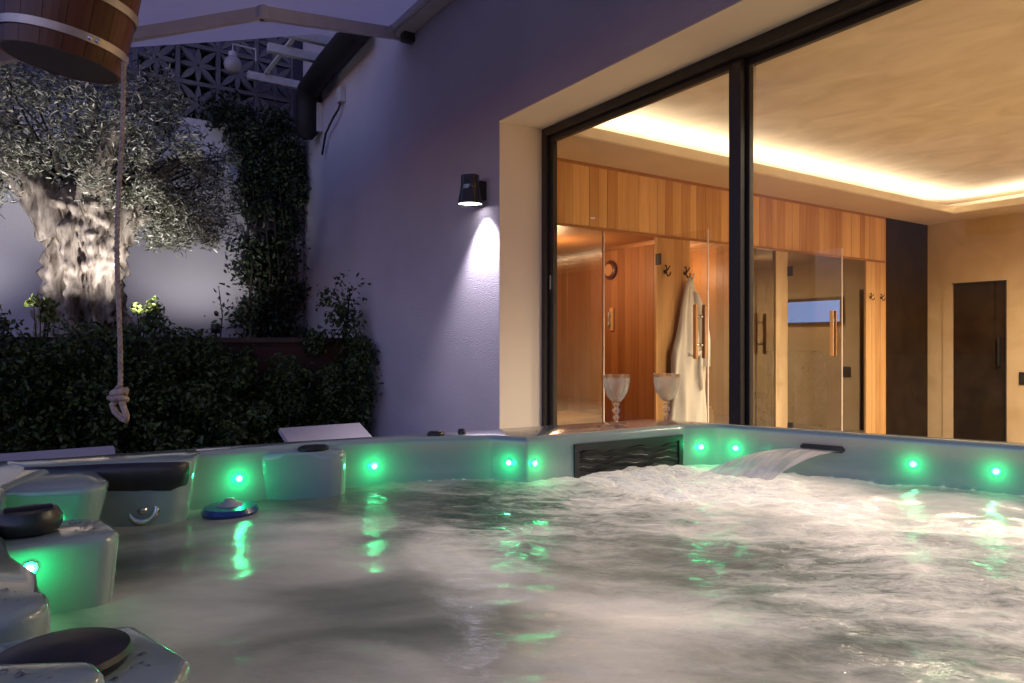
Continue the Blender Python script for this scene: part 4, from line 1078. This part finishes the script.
# ------------------------------------------------------------------ water
lim = offset(inner, -.008)
xs = np.arange(-1.90, .68, .0125); ys = np.arange(-.12, 2.36, .0125)
bm = bmesh.new(); fl = bm.verts.layers.float.new('foam_and_reflection'); rl = bm.verts.layers.float.new('ripple')
grid = {}
def wv(x, y):
    d_fall = math.hypot((x + 1.31) / .34, (y - 1.55) / .34); d_gr = math.hypot((x + 1.45) / .22, (y - 1.42) / .38)
    turb = math.exp(-d_fall ** 2) * 1.0 + math.exp(-d_gr ** 2) * .8
    base = .30 + .70 * max(0, min(1, (y - .2 + .3 * (x + 1)) / 1.2))
    p = Vector((x, y, 0)); rot = Vector((x * .55 + y * .835, -x * .835 + y * .55, 0))
    h = .014 * noise.noise(Vector((rot.x * 1.8, rot.y * 3.2, 1))) + .009 * noise.noise(Vector((rot.x * 5, rot.y * 9, 4))) * base
    rid = 1 - abs(noise.noise(Vector((rot.x * 9, rot.y * 15, 7))))
    h += .010 * base * (rid - .7) + .0035 * base * noise.noise(p * 24)
    h += turb * (.003 + .010 * noise.noise(p * 11) + .007 * noise.noise(p * 26) + .005 * noise.noise(p * 55))
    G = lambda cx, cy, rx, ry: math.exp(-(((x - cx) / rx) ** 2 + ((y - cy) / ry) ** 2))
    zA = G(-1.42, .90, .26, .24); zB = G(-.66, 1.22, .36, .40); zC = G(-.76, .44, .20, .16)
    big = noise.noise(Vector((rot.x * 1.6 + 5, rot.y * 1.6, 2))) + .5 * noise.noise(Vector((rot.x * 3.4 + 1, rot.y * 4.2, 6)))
    foam_and_reflection = .465 + .32 * G(-.95, 1.65, .55, .30) + turb * .16 + .26 * big - .30 * zA - .16 * zB - .16 * G(-1.0, .36, .26, .28) + .34 * G(-.70, .66, .13, .24)  # room's bright reflection and the dark wall's painted in as tone zones
    if x < -1.2: foam_and_reflection -= .14 * min(1, (-1.2 - x) / .3) * max(0, min(1, (1.1 - y) / .4))
    return h, foam_and_reflection, .05 + .75 * zA + .50 * zB + .45 * turb + .12 * max(0, noise.noise(p * 3.1))
LP = np.array([(p.x, p.y) for p in lim]); GXs, GYs = np.meshgrid(xs, ys, indexing='ij'); INS = np.zeros(GXs.shape, bool)
for k in range(len(LP)):
    (ax, ay), (bx, by) = LP[k], LP[k - 1]
    if ay != by: INS ^= ((ay > GYs) != (by > GYs)) & (GXs < (bx - ax) * (GYs - ay) / (by - ay) + ax)
for i, x in enumerate(xs):
    for j, y in enumerate(ys):
        if INS[i, j]:
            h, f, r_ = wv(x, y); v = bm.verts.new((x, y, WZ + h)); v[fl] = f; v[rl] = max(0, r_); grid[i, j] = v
for (i, j), v in grid.items():
    q = [grid.get(k) for k in ((i, j), (i + 1, j), (i + 1, j + 1), (i, j + 1))]
    if all(q): bm.faces.new(q)
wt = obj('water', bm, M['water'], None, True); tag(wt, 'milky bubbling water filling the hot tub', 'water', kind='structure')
# falling sheet
bm = bmesh.new(); rows = []; nu, nv = 16, 26
lA, lB = Vector((-1.425, 1.605)), Vector((-1.245, 1.69))
for j in range(nv + 1):
    t = j / nv; row = []
    for i in range(nu + 1):
        s = i / nu; a = sA.lerp(sB, s) + wn_ * .008; b = lA.lerp(lB, s); q = a.lerp(b, t)
        z = -.323 - .080 * t ** 2.2 + .004 * t * math.sin(s * 17 + t * 3) + .003 * t * noise.noise(Vector((s * 9, t * 4, 2)))
        row.append(bm.verts.new((q.x, q.y, z + .012 * t * math.sin(math.pi * s))))
    rows.append(row)
for a, b in zip(rows, rows[1:]):
    for i in range(nu): bm.faces.new((a[i], a[i + 1], b[i + 1], b[i]))
tag(obj('falling_water', bm, M['stream'], None, True), 'curved sheet of water pouring from the black spout into the tub', 'waterfall', kind='stuff')
# underwater lamp
ul = rel(obj('underwater_lamp', lathe([(.0, .02), (.07, .02), (.08, 0)], 24, cap=False, mtx=Matrix.Translation((-.95, 1.2, WZ - .41))), M['greycap'], None, True), ht)
light('underwater_glow', 'AREA', (-.75, 1.2, WZ - .33), 25, (1, .885, .81), size=1.5).rotation_euler = (R(180), 0, 0)

# floating dispenser
fd = thing('floating_dispenser', 'blue floating dispenser with a grey cap drifting by the left wall', 'dispenser', (-1.735, .345, WZ + .004))
obj('float_ring', lathe([(.03, -.03), (.058, -.012), (.064, .0), (.058, .010), (.03, .013), (.0, .013)], 32), M['blue'], fd, True, 50)
obj('cap', lathe([(.03, .0125), (.028, .017), (.014, .021), (.012, .026), (.008, .029), (.0, .029)], 24, cap=False), M['greycap'], fd, True)

# ------------------------------------------------------------------ goblets
def goblet(label, loc):
    t = thing('goblet', label, 'goblet', loc, 'cut glass goblets on the tub ledge')
    seg = 144; bm = bmesh.new(); rings = []
    def prof(z):
        k = max(0, min(1, (z - .072) / .09)); return .0405 * (1 - (1 - k) ** 2.3) ** .62 + .002
    zs = [.073 + .09 * i / 70 for i in range(71)]
    def addring(r, z, bumpy=0):
        row = []
        for k in range(seg):
            a = 2 * math.pi * k / seg; rr_ = r
            if bumpy:
                u = k / seg * 16; v = z / .0135
                rr_ += bumpy * (abs(math.sin(math.pi * (u + v) / 1)) * abs(math.sin(math.pi * (u - v) / 1)))
            row.append(bm.verts.new((rr_ * math.cos(a), rr_ * math.sin(a), z)))
        rings.append(row)
    for z in zs: addring(prof(z), z, 0.0006 if .08 < z < .152 else 0)
    for z in reversed(zs[3:]): addring(prof(z) - .003, z)
    for a, b in zip(rings, rings[1:]):
        for k in range(seg): bm.faces.new((a[k], a[(k + 1) % seg], b[(k + 1) % seg], b[k]))
    bm.faces.new(rings[-1]); bm.faces.new(rings[0][::-1])
    obj('bowl', bm, M['goblet'], t, True)
    obj('stem', lathe([(.0065, .012), (.006, .02), (.012, .026), (.007, .032), (.0065, .04), (.013, .047), (.012, .053), (.007, .058), (.009, .064), (.013, .0715)], 28), M['goblet'], t, True)
    obj('foot', lathe([(.032, .0005), (.034, .003), (.03, .005), (.014, .009), (.0068, .0118)], 36), M['goblet'], t, True)
    return t
g0 = goblet('cut glass goblet nearer the window frame on the tub ledge', (-1.672, 1.498, RIM + .001))
g1 = copy_tree(g0); g1.location = (-1.622, 1.672, RIM + .001); g1['label'] = 'cut glass goblet in front of the bathrobe on the tub ledge'

# ------------------------------------------------------------------ world, sun, camera
w = bpy.data.worlds.new('World'); sc.world = w; w.use_nodes = True
nt = w.node_tree; bg = nt.nodes['Background']
sky = nt.nodes.new('ShaderNodeTexSky'); sky.sky_type = 'NISHITA'; sky.sun_disc = False
sky.sun_elevation = R(-3.5); sky.sun_rotation = R(153); sky.air_density = 1.2; sky.dust_density = .6; sky.ozone_density = 3
mx = nt.nodes.new('ShaderNodeMix'); mx.data_type = 'RGBA'; mx.blend_type = 'MULTIPLY'; mx.inputs['Factor'].default_value = 1
nt.links.new(sky.outputs['Color'], mx.inputs['A']); mx.inputs['B'].default_value = (1.22, 1.0, .88, 1)
tcw = nt.nodes.new('ShaderNodeTexCoord'); dt = nt.nodes.new('ShaderNodeVectorMath'); dt.operation = 'DOT_PRODUCT'
nt.links.new(tcw.outputs['Generated'], dt.inputs[0]); dt.inputs[1].default_value = (.45, -.89, 0)   # the afterglow lies behind the viewer
mrw = nt.nodes.new('ShaderNodeMapRange'); mrw.inputs['From Min'].default_value = -.7; mrw.inputs['From Max'].default_value = .8
mrw.inputs['To Min'].default_value = .35; mrw.inputs['To Max'].default_value = 12.5
nt.links.new(dt.outputs['Value'], mrw.inputs['Value']); nt.links.new(mrw.outputs['Result'], bg.inputs['Strength'])
nt.links.new(mx.outputs['Result'], bg.inputs['Color'])
sun = light('sun', 'SUN', (0, 0, 8), .03, (.75, .8, 1), angle=R(12))
sun.rotation_euler = (R(60), 0, R(60))

cd = bpy.data.cameras.new('camera'); cam = bpy.data.objects.new('camera', cd); COL.objects.link(cam)
cd.sensor_width = 36; cd.lens = 695 / 1024 * 36; cd.clip_start = .05; cd.clip_end = 500
cam.location = CAM; cam.rotation_euler = (R(90), 0, HEAD); sc.camera = cam
sc.view_settings.view_transform = 'Standard'; sc.view_settings.look = 'None'; sc.view_settings.exposure = 0
sc.render.engine = 'CYCLES'
sc.cycles.use_denoising = True; sc.cycles.max_bounces = 16; sc.cycles.transmission_bounces = 16; sc.cycles.transparent_max_bounces = 16
sc.cycles.sample_clamp_indirect = 6; sc.cycles.caustics_reflective = False; sc.cycles.caustics_refractive = False
